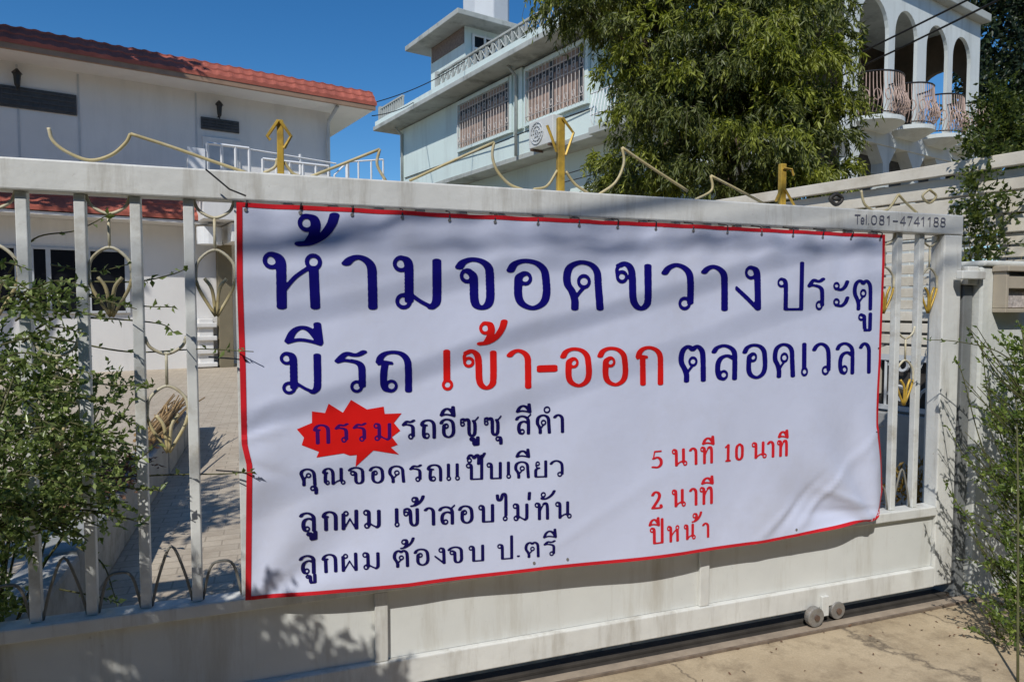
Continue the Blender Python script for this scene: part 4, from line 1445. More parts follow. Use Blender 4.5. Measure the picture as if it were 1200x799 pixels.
def lin(xa, ya, xb, yb):
    return lambda x: ya + (yb - ya) * (x - xa) / (xb - xa)

lettering('lettering', [('ห', 308.5, 378), ('้', 348.5, 396.5, 248, 289), ('า', 405, 442), ('ม', 460, 517.5), ('จ', 537, 580), ('อ', 597, 645), ('ด', 660, 707),
                        ('ข', 720, 764), ('ว', 777, 813), ('า', 823, 853), ('ง', 861, 893)][0:1] + [('า', 405, 442), ('ม', 460, 517.5), ('จ', 537, 580), ('อ', 597, 645), ('ด', 660, 707), ('ข', 720, 764), ('ว', 777, 813), ('า', 823, 853), ('ง', 861, 893), ('้', 348.5, 396.5, 248, 289)],
          M['blue'], 'large blue top line of lettering', lin(308, 361.5, 890, 364), lin(308, 295, 880, 311), res=0.022)
lettering('lettering', [('ป', 909, 942), ('ร', 946, 966), ('ะ', 975, 995), ('ต', 999, 1022), ('ู', 1003, 1021.5, 366.5, 389)],
          M['blue'], 'smaller blue word ending the top line', lin(909, 364, 1022, 363), lin(909, 325, 1022, 328), res=0.028)
lettering('lettering', [('ม', 328, 377), ('ร', 393.5, 429.5), ('ถ', 441.5, 483), ('ี', 335, 379, 378.5, 405.5)],
          M['blue'], 'blue first word of the second line', lin(328, 462, 482, 459), lin(328, 412, 482, 410.5), res=0.025)
lettering('lettering', [('เ', 517, 532), ('ข', 541, 582.5), ('า', 596, 622.5), ('อ', 659, 693.5), ('อ', 702.5, 736), ('ก', 745, 777.5), ('้', 561, 593.5, 375, 405), ('-', 630, 652, 419, 445)],
          M['red'], 'red lettering in the second line', lin(517, 457.5, 777, 450.5), lin(517, 410, 777, 405), res=0.025)
lettering('lettering', [('ต', 795, 827.5), ('ล', 835, 864), ('อ', 871, 898.5), ('ด', 905, 931), ('เ', 938, 947), ('ว', 953, 973), ('ล', 980, 1001), ('า', 1007.5, 1019.5)],
          M['blue'], 'blue last words of the second line', lin(795, 448, 1019, 437), lin(795, 404.5, 1019, 400.5), res=0.028)
# red burst with its word
bp_ = [(52, 285), (170, 235), (170, 145), (272, 158), (300, 85), (412, 155), (475, 55), (600, 130), (730, 108), (738, 165), (870, 160), (810, 235), (860, 295), (795, 345), (840, 405), (785, 425), (850, 482), (650, 450), (510, 578), (520, 485), (465, 490), (415, 472), (205, 505), (225, 460), (90, 408), (108, 350)]
B2 = [b_point(340 + x / 6.6667, 460 + y / 6.6667) for x, y in bp_]
bm = bmesh.new()
vs_ = [bm.verts.new((X, 0, Z)) for X, Z in B2]
bm.faces.new(vs_)
bm.normal_update()
bmesh.ops.triangulate(bm, faces=bm.faces[:])
bmesh.ops.subdivide_edges(bm, edges=bm.edges[:], cuts=6, use_grid_fill=True)
bm.verts.ensure_lookup_table()
bm.verts.index_update()
bv = [(q_.co.x, BY - bulge(q_.co.x, q_.co.z) - 0.0015, q_.co.z) for q_ in bm.verts]
bf = [tuple(q_.index for q_ in fc_.verts) for fc_ in bm.faces]
bm.free()
finish('burst', bv, bf, M['red'], banner)['label'] = 'red spiky burst behind one word'
lettering('lettering', [('ก', 367.5, 387), ('ร', 393, 408), ('ร', 414, 429), ('ม', 437.5, 458.5)], M['violet'], 'dark word inside the red burst',
          lin(367, 520.3, 458, 515.5), lin(367, 497.5, 458, 495), res=0.035, pv=(.100, .048), pt=.043)
lettering('lettering', [('ร', 471.5, 486), ('ถ', 493, 510.5), ('อ', 516.5, 533), ('ซ', 538.5, 561.5), ('ซ', 566.5, 588), ('ส', 604.5, 622), ('ด', 628, 645), ('า', 649.5, 660.5),
                        ('ี', 516, 533.5, 476.5, 489), ('ู', 548.5, 561.5, 512, 522.5), ('ุ', 579.5, 589, 510.5, 521), ('ี', 605, 622.5, 473.5, 484.5), ('ํ', 636.5, 645, 476, 484)],
          M['navy'], 'navy third line', lin(471, 515, 660, 506.5), lin(471, 492.5, 660, 484.5), res=0.035, pv=(.100, .048), pt=.043)
lettering('lettering', [('ค', 351, 371), ('ณ', 378, 405.5), ('จ', 409, 427.5), ('อ', 433.5, 450), ('ด', 455, 474.5), ('ร', 480, 494), ('ถ', 500.5, 518), ('เ', 522.5, 529), ('เ', 532.5, 539.5), ('ป', 545, 566.5),
                        ('บ', 569.5, 588), ('เ', 592.5, 599.5), ('ด', 602.5, 620.5), ('ย', 625.5, 641.5), ('ว', 645, 660.5),
                        ('ุ', 362.5, 373, 568.5, 579.5), ('๊', 546.5, 568.5, 531.5, 545), ('ี', 604.5, 621, 526.5, 537)],
          M['navy'], 'navy fourth line', lin(351, 569, 660, 558), lin(351, 549, 660, 538.5), res=0.035, pv=(.100, .048), pt=.043)
lettering('lettering', [('ล', 352, 370), ('ก', 377.5, 395.5), ('ผ', 400, 420), ('ม', 425.5, 446), ('เ', 462, 468.5), ('ข', 472, 491), ('า', 498, 509.5), ('ส', 514.5, 533), ('อ', 538, 554.5), ('บ', 560, 579),
                        ('ม', 600.5, 619), ('ท', 626, 643.5), ('น', 650, 670), ('ู', 357.5, 371.5, 623.5, 634), ('้', 481.5, 497, 581.5, 593.5), ('ไ', 581, 595.5, 577.5, 611), ('่', 617.5, 622.5, 576.5, 585.5), ('ั', 633, 650, 575.5, 585.5)],
          M['navy'], 'navy fifth line', lin(352, 622.8, 670, 606.5), lin(352, 600, 670, 586.5), res=0.035, pv=(.100, .048), pt=.043)
lettering('lettering', [('ล', 351.5, 370), ('ก', 377.5, 395.5), ('ผ', 400, 419.5), ('ม', 424.5, 445), ('ต', 460.5, 479.5), ('อ', 486, 503), ('ง', 509, 522.5), ('จ', 525.5, 543), ('บ', 548.5, 567.5), ('ป', 582, 601.5),
                        ('ต', 614.5, 632.5), ('ร', 637, 650.5), ('ู', 356.5, 371, 673, 684), ('้', 469.5, 485.5, 631, 643), ('.', 604.5, 610, 648.5, 654), ('ี', 636.5, 652.5, 620.5, 631.5)],
          M['navy'], 'navy bottom line', lin(351, 672.8, 650, 650.5), lin(351, 651, 650, 632.8), res=0.035, pv=(.100, .048), pt=.043)
lettering('lettering', [('5', 763, 777), ('น', 787, 805.5), ('า', 808.5, 816.5), ('ท', 820, 835.5), ('1', 848, 857), ('0', 860.5, 871.5), ('น', 880, 898.5), ('า', 899.5, 906.5), ('ท', 910, 922.8),
                        ('ี', 823, 837, 511.5, 522), ('ี', 912, 923.5, 504, 514)],
          M['crimson'], 'small red line beside the third line', lin(763, 548.8, 922, 533.8), lin(763, 528, 922, 514.5), res=0.038, pv=(.105, .05), pt=.045)
lettering('lettering', [('2', 763, 775.5), ('น', 787, 803.5), ('า', 808.5, 816.5), ('ท', 819, 835.5), ('ี', 822, 836, 558.5, 568.5)],
          M['crimson'], 'small red line beside the fourth line', lin(763, 596.6, 835, 589.5), lin(763, 575.5, 835, 569), res=0.038, pv=(.105, .05), pt=.045)
lettering('lettering', [('ป', 761, 777.5), ('ห', 781.5, 795.5), ('น', 801, 815), ('า', 823.5, 830.5), ('ี', 760.5, 773, 607, 617.5), ('้', 811, 822, 600.5, 612)],
          M['crimson'], 'small red word at the lower right', lin(761, 637.8, 830, 629), lin(761, 618, 830, 611.5), res=0.038, pv=(.105, .05), pt=.045)
# telephone number painted on the top rail
class Surf:
    Y = GY - 0.0125
    def __call__(self, x, y):
        p = on_gate(x, y, self.Y)
        return p[0], p[2]
lettering('telephone_number', [(c, 980 + x0 / 7.5, 980 + x1 / 7.5) for c, x0, x1 in (('T', 160, 212), ('e', 213, 248), ('l', 255, 272), ('.', 278, 292), ('0', 303, 360), ('8', 372, 428), ('1', 440, 476), ('-', 492, 548), ('4', 556, 612), ('7', 622, 670),
                                                     ('4', 678, 735), ('1', 742, 780), ('1', 800, 836), ('8', 850, 905), ('8', 910, 965))],
          M['grey_ink'], None, lin(1000, 262.4, 1108, 266.3), lin(1000, 251.2, 1108, 255), res=0.03, pt=.06, parent=gate, src=SG, surf=Surf())

# ================================================================== GARDEN EDGE behind the gate (left)
cb = MB()
KX = -0.86
yk = 2.66
while yk < 8.2:
    y2 = yk + 0.9 + 0.3 * random.random()
    cb.box(KX - 0.2 + random.uniform(-.012, .012), KX + random.uniform(-.01, .01), yk, y2 - 0.006, 0, 0.36 + random.uniform(-.012, .012))
    yk = y2
cb.box(KX - 0.18, KX - 0.015, 2.665, yk - 0.02, 0, 0.335)
tag(cb.build('planter_kerb', M['concrete'], loc=(KX - 0.1, 5, 0), bevel=0.025), 'low weathered concrete planter kerb running back from the gate', 'kerb')
n = 900
pos = np.array([KX - 0.16, 4.9, 0.42]) + RNG.normal(size=(n, 3)) * np.array([0.11, 0.32, 0.045])
pos[:, 2] = np.maximum(pos[:, 2], 0.385)
tag(leaves('leaf_litter', pos, RNG.normal(size=(n, 3)) * np.array([1, 1, .4]), 0.055, 0.02, M['debris'], loc=(KX, 4.9, 0.36)), 'brown dry leaf litter heaped on the concrete kerb', 'leaf litter', kind='stuff')
st = MB()
for k in range(46):
    ya = 5.9 + 1.2 * random.random()
    p0 = np.array([KX - 0.1 + random.gauss(0, .05), ya, 0.40 + 0.05 * random.random()])
    p1 = np.array([KX - 0.06 + random.gauss(0, .09), ya + 0.9 + 0.7 * random.random(), 0.42 + 0.14 * random.random()])
    st.tube([p0, (p0 + p1) / 2 + RNG.normal(size=3) * 0.02, p1], 0.013, 5, 0.006)
st.tube([(KX - 0.1, 5.9, 0.40), (KX - 0.08, 8.1, 0.43)], 0.05, 8, 0.03)
tag(st.build('palm_stalks', M['drystick'], loc=(KX - 0.1, 7, 0.37)), 'bundle of dry palm stalks lying along the planter kerb', 'stalks')

# ================================================================== PLANTS
def shrub(name, label, cat, base, lobes, n, ln, wd, mat, updir=0.3, stems=8, group=None, sprays=None, down=0.0, hollow=0.35, clump=26, spread=None):
    root = thing(name, tuple(base), label, cat, group)
    base = np.array(base, float)
    W_ = np.array([r[1] * r[2] * r[3] for _, *r0 in [(0, 0)] for r in [(0, 1, 1, 1)]])
    vol = np.array([l[1][0] * l[1][1] * l[1][2] for l in lobes]) ** 0.75
    vol = vol / vol.sum()
    P, A_ = [], []
    nc = n // clump
    pick = RNG.choice(len(lobes), nc, p=vol)
    m_ = MB()
    for i in pick:
        c, r = np.array(lobes[i][0]), np.array(lobes[i][1])
        d = RNG.normal(size=3); d /= np.linalg.norm(d)
        rad = (hollow + (1 - hollow) * RNG.random()) * (0.88 + 0.24 * RNG.random())
        cc = c + d * r * rad
        if cc[2] < 0.02: cc[2] = 0.02 + 0.1 * RNG.random()
        tw = d * 0.7 + RNG.normal(size=3) * 0.5 + np.array([0, 0, updir - down])
        tw /= np.linalg.norm(tw)
        L_ = ln * (2.2 + 2.5 * RNG.random()) if spread is None else spread * (0.6 + 0.8 * RNG.random())
        bend = np.array([0, 0, -down * 0.9])
        for k in range(clump):
            u = (k + RNG.random()) / clump
            p = cc + (tw * u + bend * u * u) * L_ + RNG.normal(size=3) * ln * 0.18
            ax = tw + 2 * bend * u + RNG.normal(size=3) * 0.55
            if name in ('street_shrub', 'garden_shrub') and p[0] > -0.315 * p[1] - 0.09:
                continue
            if p[2] > 0.01:
                P.append(p); A_.append(ax)
    leaves('foliage', np.array(P), np.array(A_), ln, wd, mat, root)
    for k in range(stems):
        i = RNG.integers(len(lobes))
        c, r = np.array(lobes[i][0]), np.array(lobes[i][1])
        e_ = c + RNG.normal(size=3) * r * 0.35
        b0 = base + np.array([RNG.normal() * 0.06, RNG.normal() * 0.05, 0])
        mid = (b0 + e_) / 2 + np.array([0, 0, 0.12 * np.linalg.norm(e_ - b0)])
        m_.tube(spline([b0, mid, e_], 5), 0.0055 if ln < 0.1 else 0.07, 6, 0.0025)
    m_.build('stems', M['twig'] if ln < 0.045 else M['bark'], root, smooth=True)
    return root

def twig(mm, P, A_, path, nl, ln, up=0.2):
    pts = spline(path, 8)
    mm.tube(pts, 0.0035, 5, 0.0015)
    for k in range(nl):
        u = RNG.random() ** 0.8
        i = min(int(u * (len(pts) - 1)), len(pts) - 2)
        p = pts[i] + (pts[i + 1] - pts[i]) * RNG.random()
        P.append(p)
        A_.append((pts[i + 1] - pts[i]) / (np.linalg.norm(pts[i + 1] - pts[i]) + 1e-6) * 0.6 + RNG.normal(size=3) * 0.7 + np.array([0, 0, up]))

def gp(x, y, Y): return on_gate(x, y, Y)

# hedge inside the gate at the left, twigs pushing out between the bars
hl = []
for (x, y, Y, r) in ((-50, 410, 3.0, (.18, .2, .15)), (15, 420, 3.0, (.12, .2, .09)), (30, 480, 2.95, (.2, .22, .17)), (85, 510, 3.0, (.15, .2, .12)), (30, 570, 2.9, (.2, .22, .17)), (105, 560, 3.0, (.12, .18, .1)),
                     (-60, 560, 2.9, (.3, .25, .3)), (-5, 640, 2.8, (.13, .16, .15)), (55, 590, 2.85, (.11, .15, .07)), (-90, 680, 2.85, (.3, .2, .25)), (-10, 700, 2.75, (.10, .11, .09)),
                     (125, 470, 3.0, (.08, .14, .07)), (60, 440, 2.9, (.12, .15, .10)), (115, 585, 2.9, (.09, .12, .05))):
    hl.append((gp(x, y, Y), r))
hedge = shrub('hedge_shrub', 'small leaved green hedge pushing through the gate bars beside the planter kerb', 'hedge', (-0.98, 2.9, 0), hl, 10500, 0.025, 0.014, M['leaf_hedge'], 0.2, 12, hollow=0.1, clump=14, spread=0.11)
fl = []
for (x, y, Y, r) in ((15, 520, 2.36, (.10, .06, .07)), (70, 530, 2.38, (.09, .05, .07)), (110, 565, 2.40, (.06, .04, .035)), (35, 575, 2.34, (.11, .06, .05)), (-10, 590, 2.3, (.10, .06, .06)),
                     (95, 500, 2.38, (.05, .04, .035)), (20, 450, 2.40, (.08, .05, .06)), (75, 470, 2.42, (.07, .04, .03)), (10, 350, 2.42, (.07, .04, .04)), (60, 360, 2.42, (.07, .03, .03)), (130, 530, 2.42, (.05, .03, .03)), (25, 620, 2.32, (.06, .04, .04))):
    fl.append((gp(x, y, Y), r))
shrub('hedge_shrub', 'bright leafy sprigs spilling over the street side of the gate bars', 'hedge', (-0.98, 2.36, 0), fl, 1500, 0.024, 0.013, M['leaf_hedge'], 0.1, 5, hollow=0.1, clump=10, spread=0.10)
front_hedge = bpy.context.scene.objects['hedge_shrub.001']
mm, P, A_ = MB(), [], []
for path, nl in ((((60, 395), (150, 412), (235, 409), (297, 412)), 12), (((120, 560), (200, 556), (260, 555), (296, 553)), 10), (((10, 320), (40, 280), (90, 270), (130, 250)), 10),
                 (((100, 330), (160, 330), (200, 322), (216, 316)), 16), (((110, 350), (160, 358), (205, 360)), 14), (((100, 372), (150, 375), (190, 380), (204, 390)), 14),
                 (((60, 310), (110, 318), (150, 310)), 14), (((100, 560), (140, 570), (190, 575)), 30), (((60, 600), (110, 590), (150, 588)), 30),
                 (((80, 520), (130, 500), (155, 470)), 26), (((80, 470), (120, 480), (165, 500)), 26), (((90, 640), (120, 660), (135, 700)), 14), (((20, 216), (35, 212), (44, 206)), 5),
                 (((60, 440), (120, 450), (175, 452)), 20), (((0, 330), (30, 345), (90, 330)), 24), (((70, 690), (120, 700), (140, 706)), 12),
                 (((60, 340), (95, 345), (160, 362)), 22), (((110, 540), (150, 545), (185, 520)), 16)):
    Y0, Y1 = 2.72, 2.40 if path[-1][0] > 150 else 2.5
    pts = [gp(x, y, Y0 + (Y1 - Y0) * k / (len(path) - 1)) for k, (x, y) in enumerate(path)]
    twig(mm, P, A_, pts, nl, 0.03)
mm.build('twig', M['twig'], hedge, smooth=True)
m2, P2, A2 = MB(), [], []
for k in range(72):
    y0 = random.choice((random.uniform(455, 610), random.uniform(455, 610), random.uniform(325, 455), random.uniform(560, 625)))
    x0 = random.uniform(-40, 50)
    ln_ = random.uniform(40, 110) * (1.25 if 470 < y0 < 610 else 0.8)
    dy = random.uniform(-26, 18)
    Ya, Yb = random.uniform(2.42, 2.5), random.uniform(2.28, 2.42)
    pth = [gp(x0, y0, Ya), gp(x0 + ln_ * 0.5, y0 + dy * 0.6 - 8, (Ya + Yb) / 2), gp(x0 + ln_, y0 + dy + 6, Yb)]
    twig(m2, P2, A2, pth, random.randint(14, 30), 0.024, 0.15)
m2.build('twig', M['twig'], front_hedge, smooth=True)
leaves('twig_leaves', np.array(P2), np.array(A2), 0.024, 0.013, M['leaf_hedge'], front_hedge)
leaves('twig_leaves', np.array(P), np.array(A_), 0.026, 0.014, M['leaf_hedge'], hedge)

# street-side shrub left of the frame, it shades the lower left of the gate
hl = [((-0.82, 1.22, 1.72), (.25, .2, .15)), ((-1.1, 1.25, 1.86), (.3, .22, .2)), ((-1.45, 1.3, 1.9), (.35, .25, .25)), ((-1.0, 1.25, 1.62), (.3, .25, .2)), ((-1.9, 1.4, 1.8), (.4, .3, .4)), ((-1.4, 1.3, 1.4), (.3, .3, .3)), ((-0.64, 1.25, 1.69), (.12, .1, .08)), ((-0.68, 1.22, 1.60), (.16, .12, .11))]
shrub('street_shrub', 'dense dark street side shrub standing before the far end of the gate', 'shrub', (-1.4, 1.35, 0), hl, 19000, 0.04, 0.026, M['leaf_hedge'], 0.3, 10, hollow=0.1, clump=16)

# tall shrub of the garden left of the kerb, its shade crosses the paving
hl = [((-2.25, 3.0, 2.95), (.5, .35, .25)), ((-2.1, 3.4, 2.5), (.3, .3, .25)), ((-2.6, 3.2, 2.4), (.5, .4, .5)), ((-2.6, 3.5, 3.2), (.5, .4, .2))]
shrub('garden_shrub', 'tall leafy shrub in the planting bed, shading the driveway paving', 'shrub', (-2.2, 3.3, 0), hl, 9000, 0.05, 0.03, M['leaf_dark'], 0.2, 8, hollow=0.1, clump=14)

# bush in front of the pillar at the right
def dp(x, y, d): return at_depth(x, y, d)
bl_ = []
for (x, y, d, r) in ((1210, 470, 3.15, (.15, .14, .16)), (1210, 560, 3.1, (.2, .14, .2)), (1205, 600, 3.1, (.1, .12, .14)), (1182, 500, 3.15, (.06, .1, .1)), (1215, 660, 3.0, (.16, .12, .2)), (1200, 720, 2.95, (.1, .1, .14)),
                     (1240, 500, 3.1, (.25, .2, .35)), (1240, 700, 3.0, (.2, .2, .3)), (1205, 415, 3.2, (.08, .1, .07)), (1250, 420, 3.2, (.2, .2, .15))):
    bl_.append((dp(x, y, d), r))
bb = on_ground(1222, 792)
bush = shrub('bush', 'leafy green bush growing in front of the white mailbox pillar', 'bush', (bb[0], bb[1], 0), bl_, 11000, 0.024, 0.013, M['leaf_bush'], 0.4, 3, hollow=0.2, clump=14)
mm, P, A_ = MB(), [], []
for path, nl in ((((1185, 600), (1150, 520), (1128, 440), (1118, 420)), 26), (((1190, 560), (1160, 470), (1150, 400)), 30), (((1200, 480), (1185, 420), (1165, 395)), 24), (((1180, 640), (1130, 600), (1105, 560)), 30),
                 (((1190, 700), (1150, 660), (1120, 655)), 26), (((1180, 740), (1150, 700), (1130, 690)), 26), (((1170, 690), (1140, 620), (1118, 590)), 30), (((1200, 780), (1165, 750), (1130, 735)), 20),
                 (((1175, 560), (1135, 540), (1110, 500)), 26), (((1195, 430), (1165, 410), (1120, 400), (1085, 398)), 14), (((1170, 760), (1160, 780), (1168, 796)), 12), (((1200, 420), (1198, 390), (1192, 375)), 14)):
    pts = [dp(x, y, 3.12 - (0.1 if y > 650 else 0) + 0.02 * k) for k, (x, y) in enumerate(path)]
    twig(mm, P, A_, pts, nl, 0.028, 0.3)
mm.build('twig', M['twig'], bush, smooth=True)
leaves('twig_leaves', np.array(P), np.array(A_), 0.023, 0.012, M['leaf_bush'], bush)
m2, P2, A2 = MB(), [], []
for k in range(45):
    y0 = random.uniform(430, 760)
    pth = [dp(1200, y0 + 30, 3.1), dp(random.uniform(1165, 1185), y0, 3.08), dp(random.uniform(1128, 1160), y0 - random.uniform(10, 60), 3.06)]
    twig(m2, P2, A2, pth, random.randint(8, 22), 0.023, 0.25)
m2.build('side_twig', M['twig'], bush, smooth=True)
leaves('side_twig_leaves', np.array(P2), np.array(A2), 0.023, 0.012, M['leaf_bush'], bush)

n = 55
pos = np.stack([RNG.uniform(1.6, 3.6, n), GY - 0.08 - RNG.random(n) ** 2 * 0.7, np.full(n, 0.006)], 1)
k_ = 60
p2 = np.stack([RNG.normal(3.15, 0.25, k_), RNG.normal(2.05, 0.22, k_), np.full(k_, 0.006)], 1)
tag(leaves('fallen_leaves', np.concatenate([pos, p2]), np.concatenate([RNG.normal(size=(n, 3)), RNG.normal(size=(k_, 3))]) * np.array([1, 1, 0.3]), 0.017, 0.008, M['debris'], loc=(2.5, 2.2, 0)), 'small dry brown leaves scattered on the street concrete', 'fallen leaves', kind='stuff')

# slender shrub behind the pillar
vl = []
for (x, y, d, r) in ((1165, 150, 5.4, (.20, .2, .22)), (1150, 185, 4.1, (.10, .12, .10)), (1145, 230, 3.95, (.09, .10, .12)), (1152, 280, 3.95, (.08, .10, .11)), (1185, 185, 5.4, (.2, .2, .25)), (1172, 120, 5.4, (.13, .12, .12)), (1210, 160, 5.6, (.25, .2, .3)), (1148, 330, 3.95, (.07, .1, .15)), (1140, 260, 3.95, (.06, .08, .08)), (1175, 250, 4.0, (.05, .08, .06)), (1195, 215, 4.3, (.07, .08, .06))):
    vl.append((dp(x, y, d), r))
vb = dp(1152, 359, 4.0)
shrub('tall_shrub', 'slender light green shrub rising behind the white pillar and mailbox', 'shrub', (vb[0], vb[1], 0), vl, 9000, 0.034, 0.02, M['leaf_vine'], 0.3, 8, hollow=0.1, clump=12)

# weed in the gate behind the bars at lower right
wb = gp(1075, 585, 2.95)
shrub('weed_plant', 'yellow dry weed growing behind the gate bars near the end post', 'weed', (wb[0], 2.95, 0), [(np.array([wb[0] - 0.12, 2.95, wb[2]]), (.05, .05, .07)), (np.array([wb[0] + 0.06, 2.95, wb[2] - 0.02]), (.06, .05, .09))], 260, 0.055, 0.016, M['leaf_weed'], 0.9, 5, clump=10)

# the big drooping tree
def big_tree():
    lob = []
    for (x, y, d, rx, rz) in ((835, 30, 8.3, 1.30, 1.3), (905, 120, 7.9, .78, .95), (800, 125, 8.1, .72, .80), (870, 185, 7.5, .70, .36), (945, 70, 8.1, .48, 1.0), (940, 170, 7.8, .42, .50), (705, 5, 8.5, .66, .45),
                              (765, 55, 8.5, .55, .75), (840, -90, 8.5, 1.6, 1.3), (745, 190, 8.9, .42, .38), (770, 175, 8.3, .5, .42), (925, -40, 8.5, .6, .9), (690, -60, 8.7, .7, .5), (670, 0, 8.6, .42, .28), (725, 35, 8.5, .4, .32), (735, 205, 9.2, .45, .3), (735, 120, 9.3, .3, .3), (980, 195, 7.8, .22, .35), (850, 100, 7.6, .9, .6), (900, 60, 7.8, .8, .8), (800, 208, 8.6, .5, .22), (755, 212, 8.8, .45, .2), (935, 205, 7.8, .5, .22), (970, 120, 8.0, .28, .5), (870, 215, 8.2, .6, .2)):
        lob.append((at_depth(x, y, d), (rx, rx * 0.85, rz)))
    base = at_depth(850, 359, 8.4)
    root = thing('drooping_tree', (base[0], base[1], 0), 'big drooping evergreen tree hanging over the fence before the mint building', 'tree')
    vol = np.array([l[1][0] * l[1][1] * l[1][2] for l in lob]) ** 0.66
    vol /= vol.sum()
    P, A_ = [], []
    mm = MB()
    Py, Ay = [], []
    for i in RNG.choice(len(lob), 500, p=vol):
        c, r = lob[i][0], np.array(lob[i][1])
        d = RNG.normal(size=3); d /= np.linalg.norm(d)
        rad = 0.45 + 0.60 * RNG.random() ** 0.5
        cc = c + d * r * rad
        cs_ = 0.13 + 0.17 * RNG.random()
        lighter = rad > 0.7 and RNG.random() < 0.42
        hang = 0.25 + 0.6 * RNG.random()
        for _ in range(int(10 + cs_ * 42)):
            e = RNG.normal(size=3); e /= np.linalg.norm(e)
            if e[2] < -0.3: e[2] *= -0.6
            p0 = cc + e * cs_ * np.array([1.1, 1.1, 0.8]) * (0.3 + 0.7 * RNG.random())
            out_ = np.array([e[0], e[1], 0.35]) + d * 0.4
            out_ /= np.linalg.norm(out_) + 1e-6
            L_ = 0.16 + 0.26 * RNG.random()
            pts = [p0 + out_ * L_ * 0.6 * (u - 0.25 * u * u) + np.array([0, 0, -L_ * hang * 1.3 * u ** 1.7]) for u in np.linspace(0, 1, 6)]
            if RNG.random() < 0.2:
                mm.tube(pts, 0.005, 4, 0.002)
            for k in range(15):
                u = RNG.random() * 4.99
                i0 = int(u)
                q_ = pts[i0] + (pts[i0 + 1] - pts[i0]) * (u - i0)
                tg = pts[i0 + 1] - pts[i0]
                tg /= np.linalg.norm(tg)
                (Py if lighter else P).append(q_)
                (Ay if lighter else A_).append(tg * 0.7 + RNG.normal(size=3) * 0.5 + np.array([0, 0, -0.45]))
    cr = leaves('crown', np.array(P), np.array(A_), 0.088, 0.020, M['leaf_tree'], root, curl=0.2)
    leaves('lighter_leaves', np.array(Py), np.array(Ay), 0.084, 0.020, M['leaf_lighter'], root, curl=0.2)
    mm.build('fine_twigs', M['twig'], root)
    mm = MB()
    b0 = base * np.array([1, 1, 0])
    fork = at_depth(850, 200, 8.4)
    mm.tube(spline([b0, (b0 + fork) / 2 + np.array([0.06, 0, 0]), fork, at_depth(845, 20, 8.4), at_depth(840, -120, 8.5)], 6), 0.19, 10, 0.05)
    mm.build('trunk', M['bark'], root, smooth=True)
    mm = MB()
    for l in lob:
        mm.tube(spline([fork + np.array([0, 0, RNG.random()]), (fork + l[0]) / 2 + np.array([0, 0, 0.35]), l[0]], 6), 0.07, 7, 0.015)
    mm.build('limbs', M['bark'], root, smooth=True)
big_tree()

# dark broadleaf trees behind the arcaded house
dl = []
for (x, y, d, r) in ((1190, 40, 21, (1.7, 1.7, 2.0)), (1175, 110, 20, (1.0, 1.2, 1.5)), (1215, 130, 20, (1.4, 1.4, 1.6)), (1120, -30, 23, (1.5, 1.5, 1.0)), (1240, -20, 21, (2.0, 2.0, 2.4)), (1165, 165, 20, (.8, 1.0, 1.2))):
    dl.append((at_depth(x, y, d), r))
tb = at_depth(1200, 359, 21)
shrub('dark_tree', 'tall dark leafy tree rising behind the arcaded house', 'tree', (tb[0], tb[1], 0), dl, 21000, 0.19, 0.11, M['leaf_dark'], 0.0, 10, hollow=0.3, clump=14, down=0.3)

# tall garden tree left of the frame that shades the left end of the roof
RP = LH0 + DA * -3.3 + DB * -0.5 + np.array([0, 0, 7.2])
tc_ = RP + np.array(L) * 5.0
dl = [(tc_ + np.array(v_), r) for v_, r in (((0, 0, 0), (2.3, 2.0, 1.6)), ((-1.8, -0.6, 0.3), (1.8, 1.8, 1.6)), ((-0.6, 0.6, 1.2), (1.6, 1.6, 1.2)), ((1.5, 0.1, -0.3), (1.3, 1.2, 1.1)))]
shrub('garden_tree', 'tall broadleaf garden tree shading the roof of the white house', 'tree', (tc_[0] - 1.5, tc_[1], 0), dl, 16000, 0.24, 0.14, M['leaf_dark'], 0.0, 8, hollow=0.1, clump=12, down=0.2)

# ================================================================== OVERHEAD CABLES
def cable(label, pts, r, group=None):
    mm = MB()
    mm.tube(pts, r, 6)
    return tag(mm.build('overhead_cable', M['cable'], loc=tuple(pts[0]), smooth=True), label, 'cable', group)
def sagged(p, q_, sag, n=24):
    return [p + (q_ - p) * u + np.array([0, 0, -4 * sag * u * (1 - u)]) for u in np.linspace(0, 1, n)]
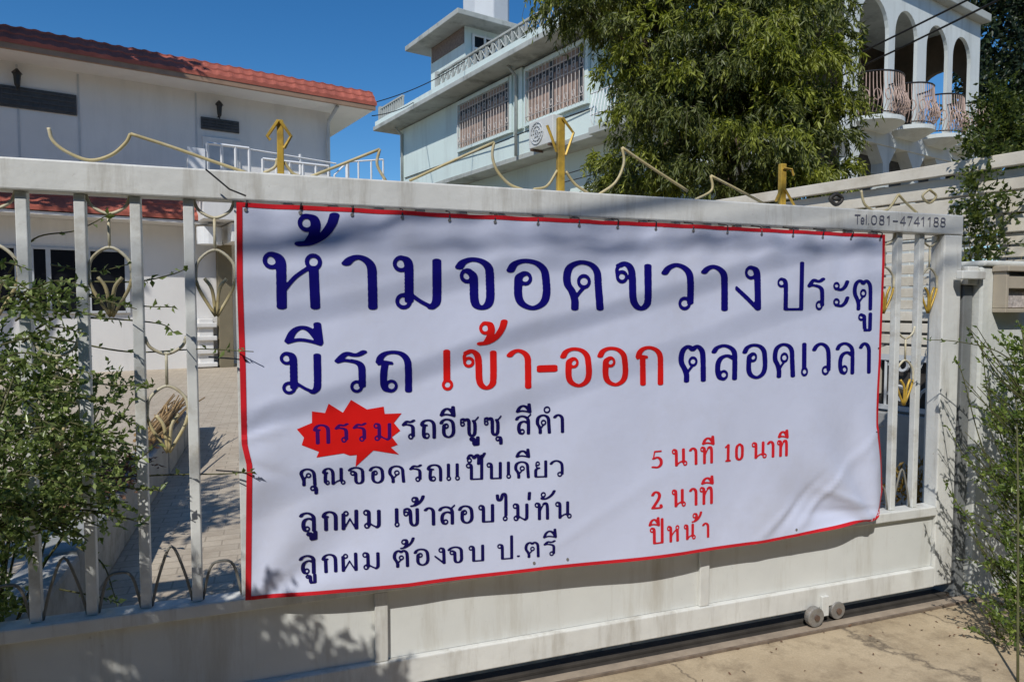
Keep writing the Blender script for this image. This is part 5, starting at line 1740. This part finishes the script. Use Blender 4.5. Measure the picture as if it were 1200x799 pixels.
# in view: a pair from the side of the mint building up over the tree to the right
for (a, b, lab) in (((700, 160, 12.5), (1120, -20, 6.0), 'upper black cable running from the mint building past the arches'), ((697, 167, 12.4), (1124, -32, 5.9), 'lower black cable running from the mint building past the arches')):
    pass
e1 = at_depth(1500, -190, 5.0)
cable('black cable pair strand passing in front of the arches, upper one', sagged(at_depth(660, 205, 15.5), e1, 0.25), 0.011)
cable('black cable pair strand passing in front of the arches, lower one', sagged(at_depth(655, 215, 15.5), e1 + np.array([0, 0, -0.12]), 0.3), 0.011)
cable('thin black cable from the red eave corner to the mint roof edge', sagged(at_depth(432, 122, 18.2), at_depth(545, 72, 22.0), 0.15), 0.014)
cable('thin black cable sagging from the eave underside to the mint wall', sagged(at_depth(436, 136, 18.3), at_depth(488, 118, 26.0), 0.1), 0.014)
# unseen cables added behind the viewpoint, standing in for branches that streak the banner
def shadow_line(p0, p1, s0, s1, lab, r):
    A0 = np.array([*[on_gate(*p0, BY)[k] for k in range(3)]]) + np.array(L) * s0
    A1 = np.array([*[on_gate(*p1, BY)[k] for k in range(3)]]) + np.array(L) * s1
    d = A1 - A0
    return cable(lab, [A0 - d * 2.2 + d * 5.6 * k / 12 for k in range(13)], r)
shadow_line((280, 292), (600, 243), 4.6, 4.6, 'thick unseen cable added for a branch shadow on the banner, lowest', 0.017)
shadow_line((430, 352), (740, 296), 6.2, 6.0, 'unseen cable added for a branch shadow on the banner, sloping upward', 0.009)
shadow_line((560, 289), (1000, 290), 5.2, 5.2, 'level unseen cable added for a branch shadow on the banner', 0.010)
shadow_line((310, 492), (760, 357), 5.6, 5.6, 'steep unseen cable added for a branch shadow on the banner', 0.009)
shadow_line((300, 340), (760, 262), 6.8, 6.4, 'thin slanting unseen cable added for a branch shadow on the banner', 0.007)
shadow_line((300, 263), (640, 262), 7.2, 7.0, 'thin level unseen cable added high up for a branch shadow on the banner', 0.008)
shadow_line((640, 470), (1030, 330), 7.0, 7.0, 'thin steep unseen cable added high up for a branch shadow on the banner', 0.006)
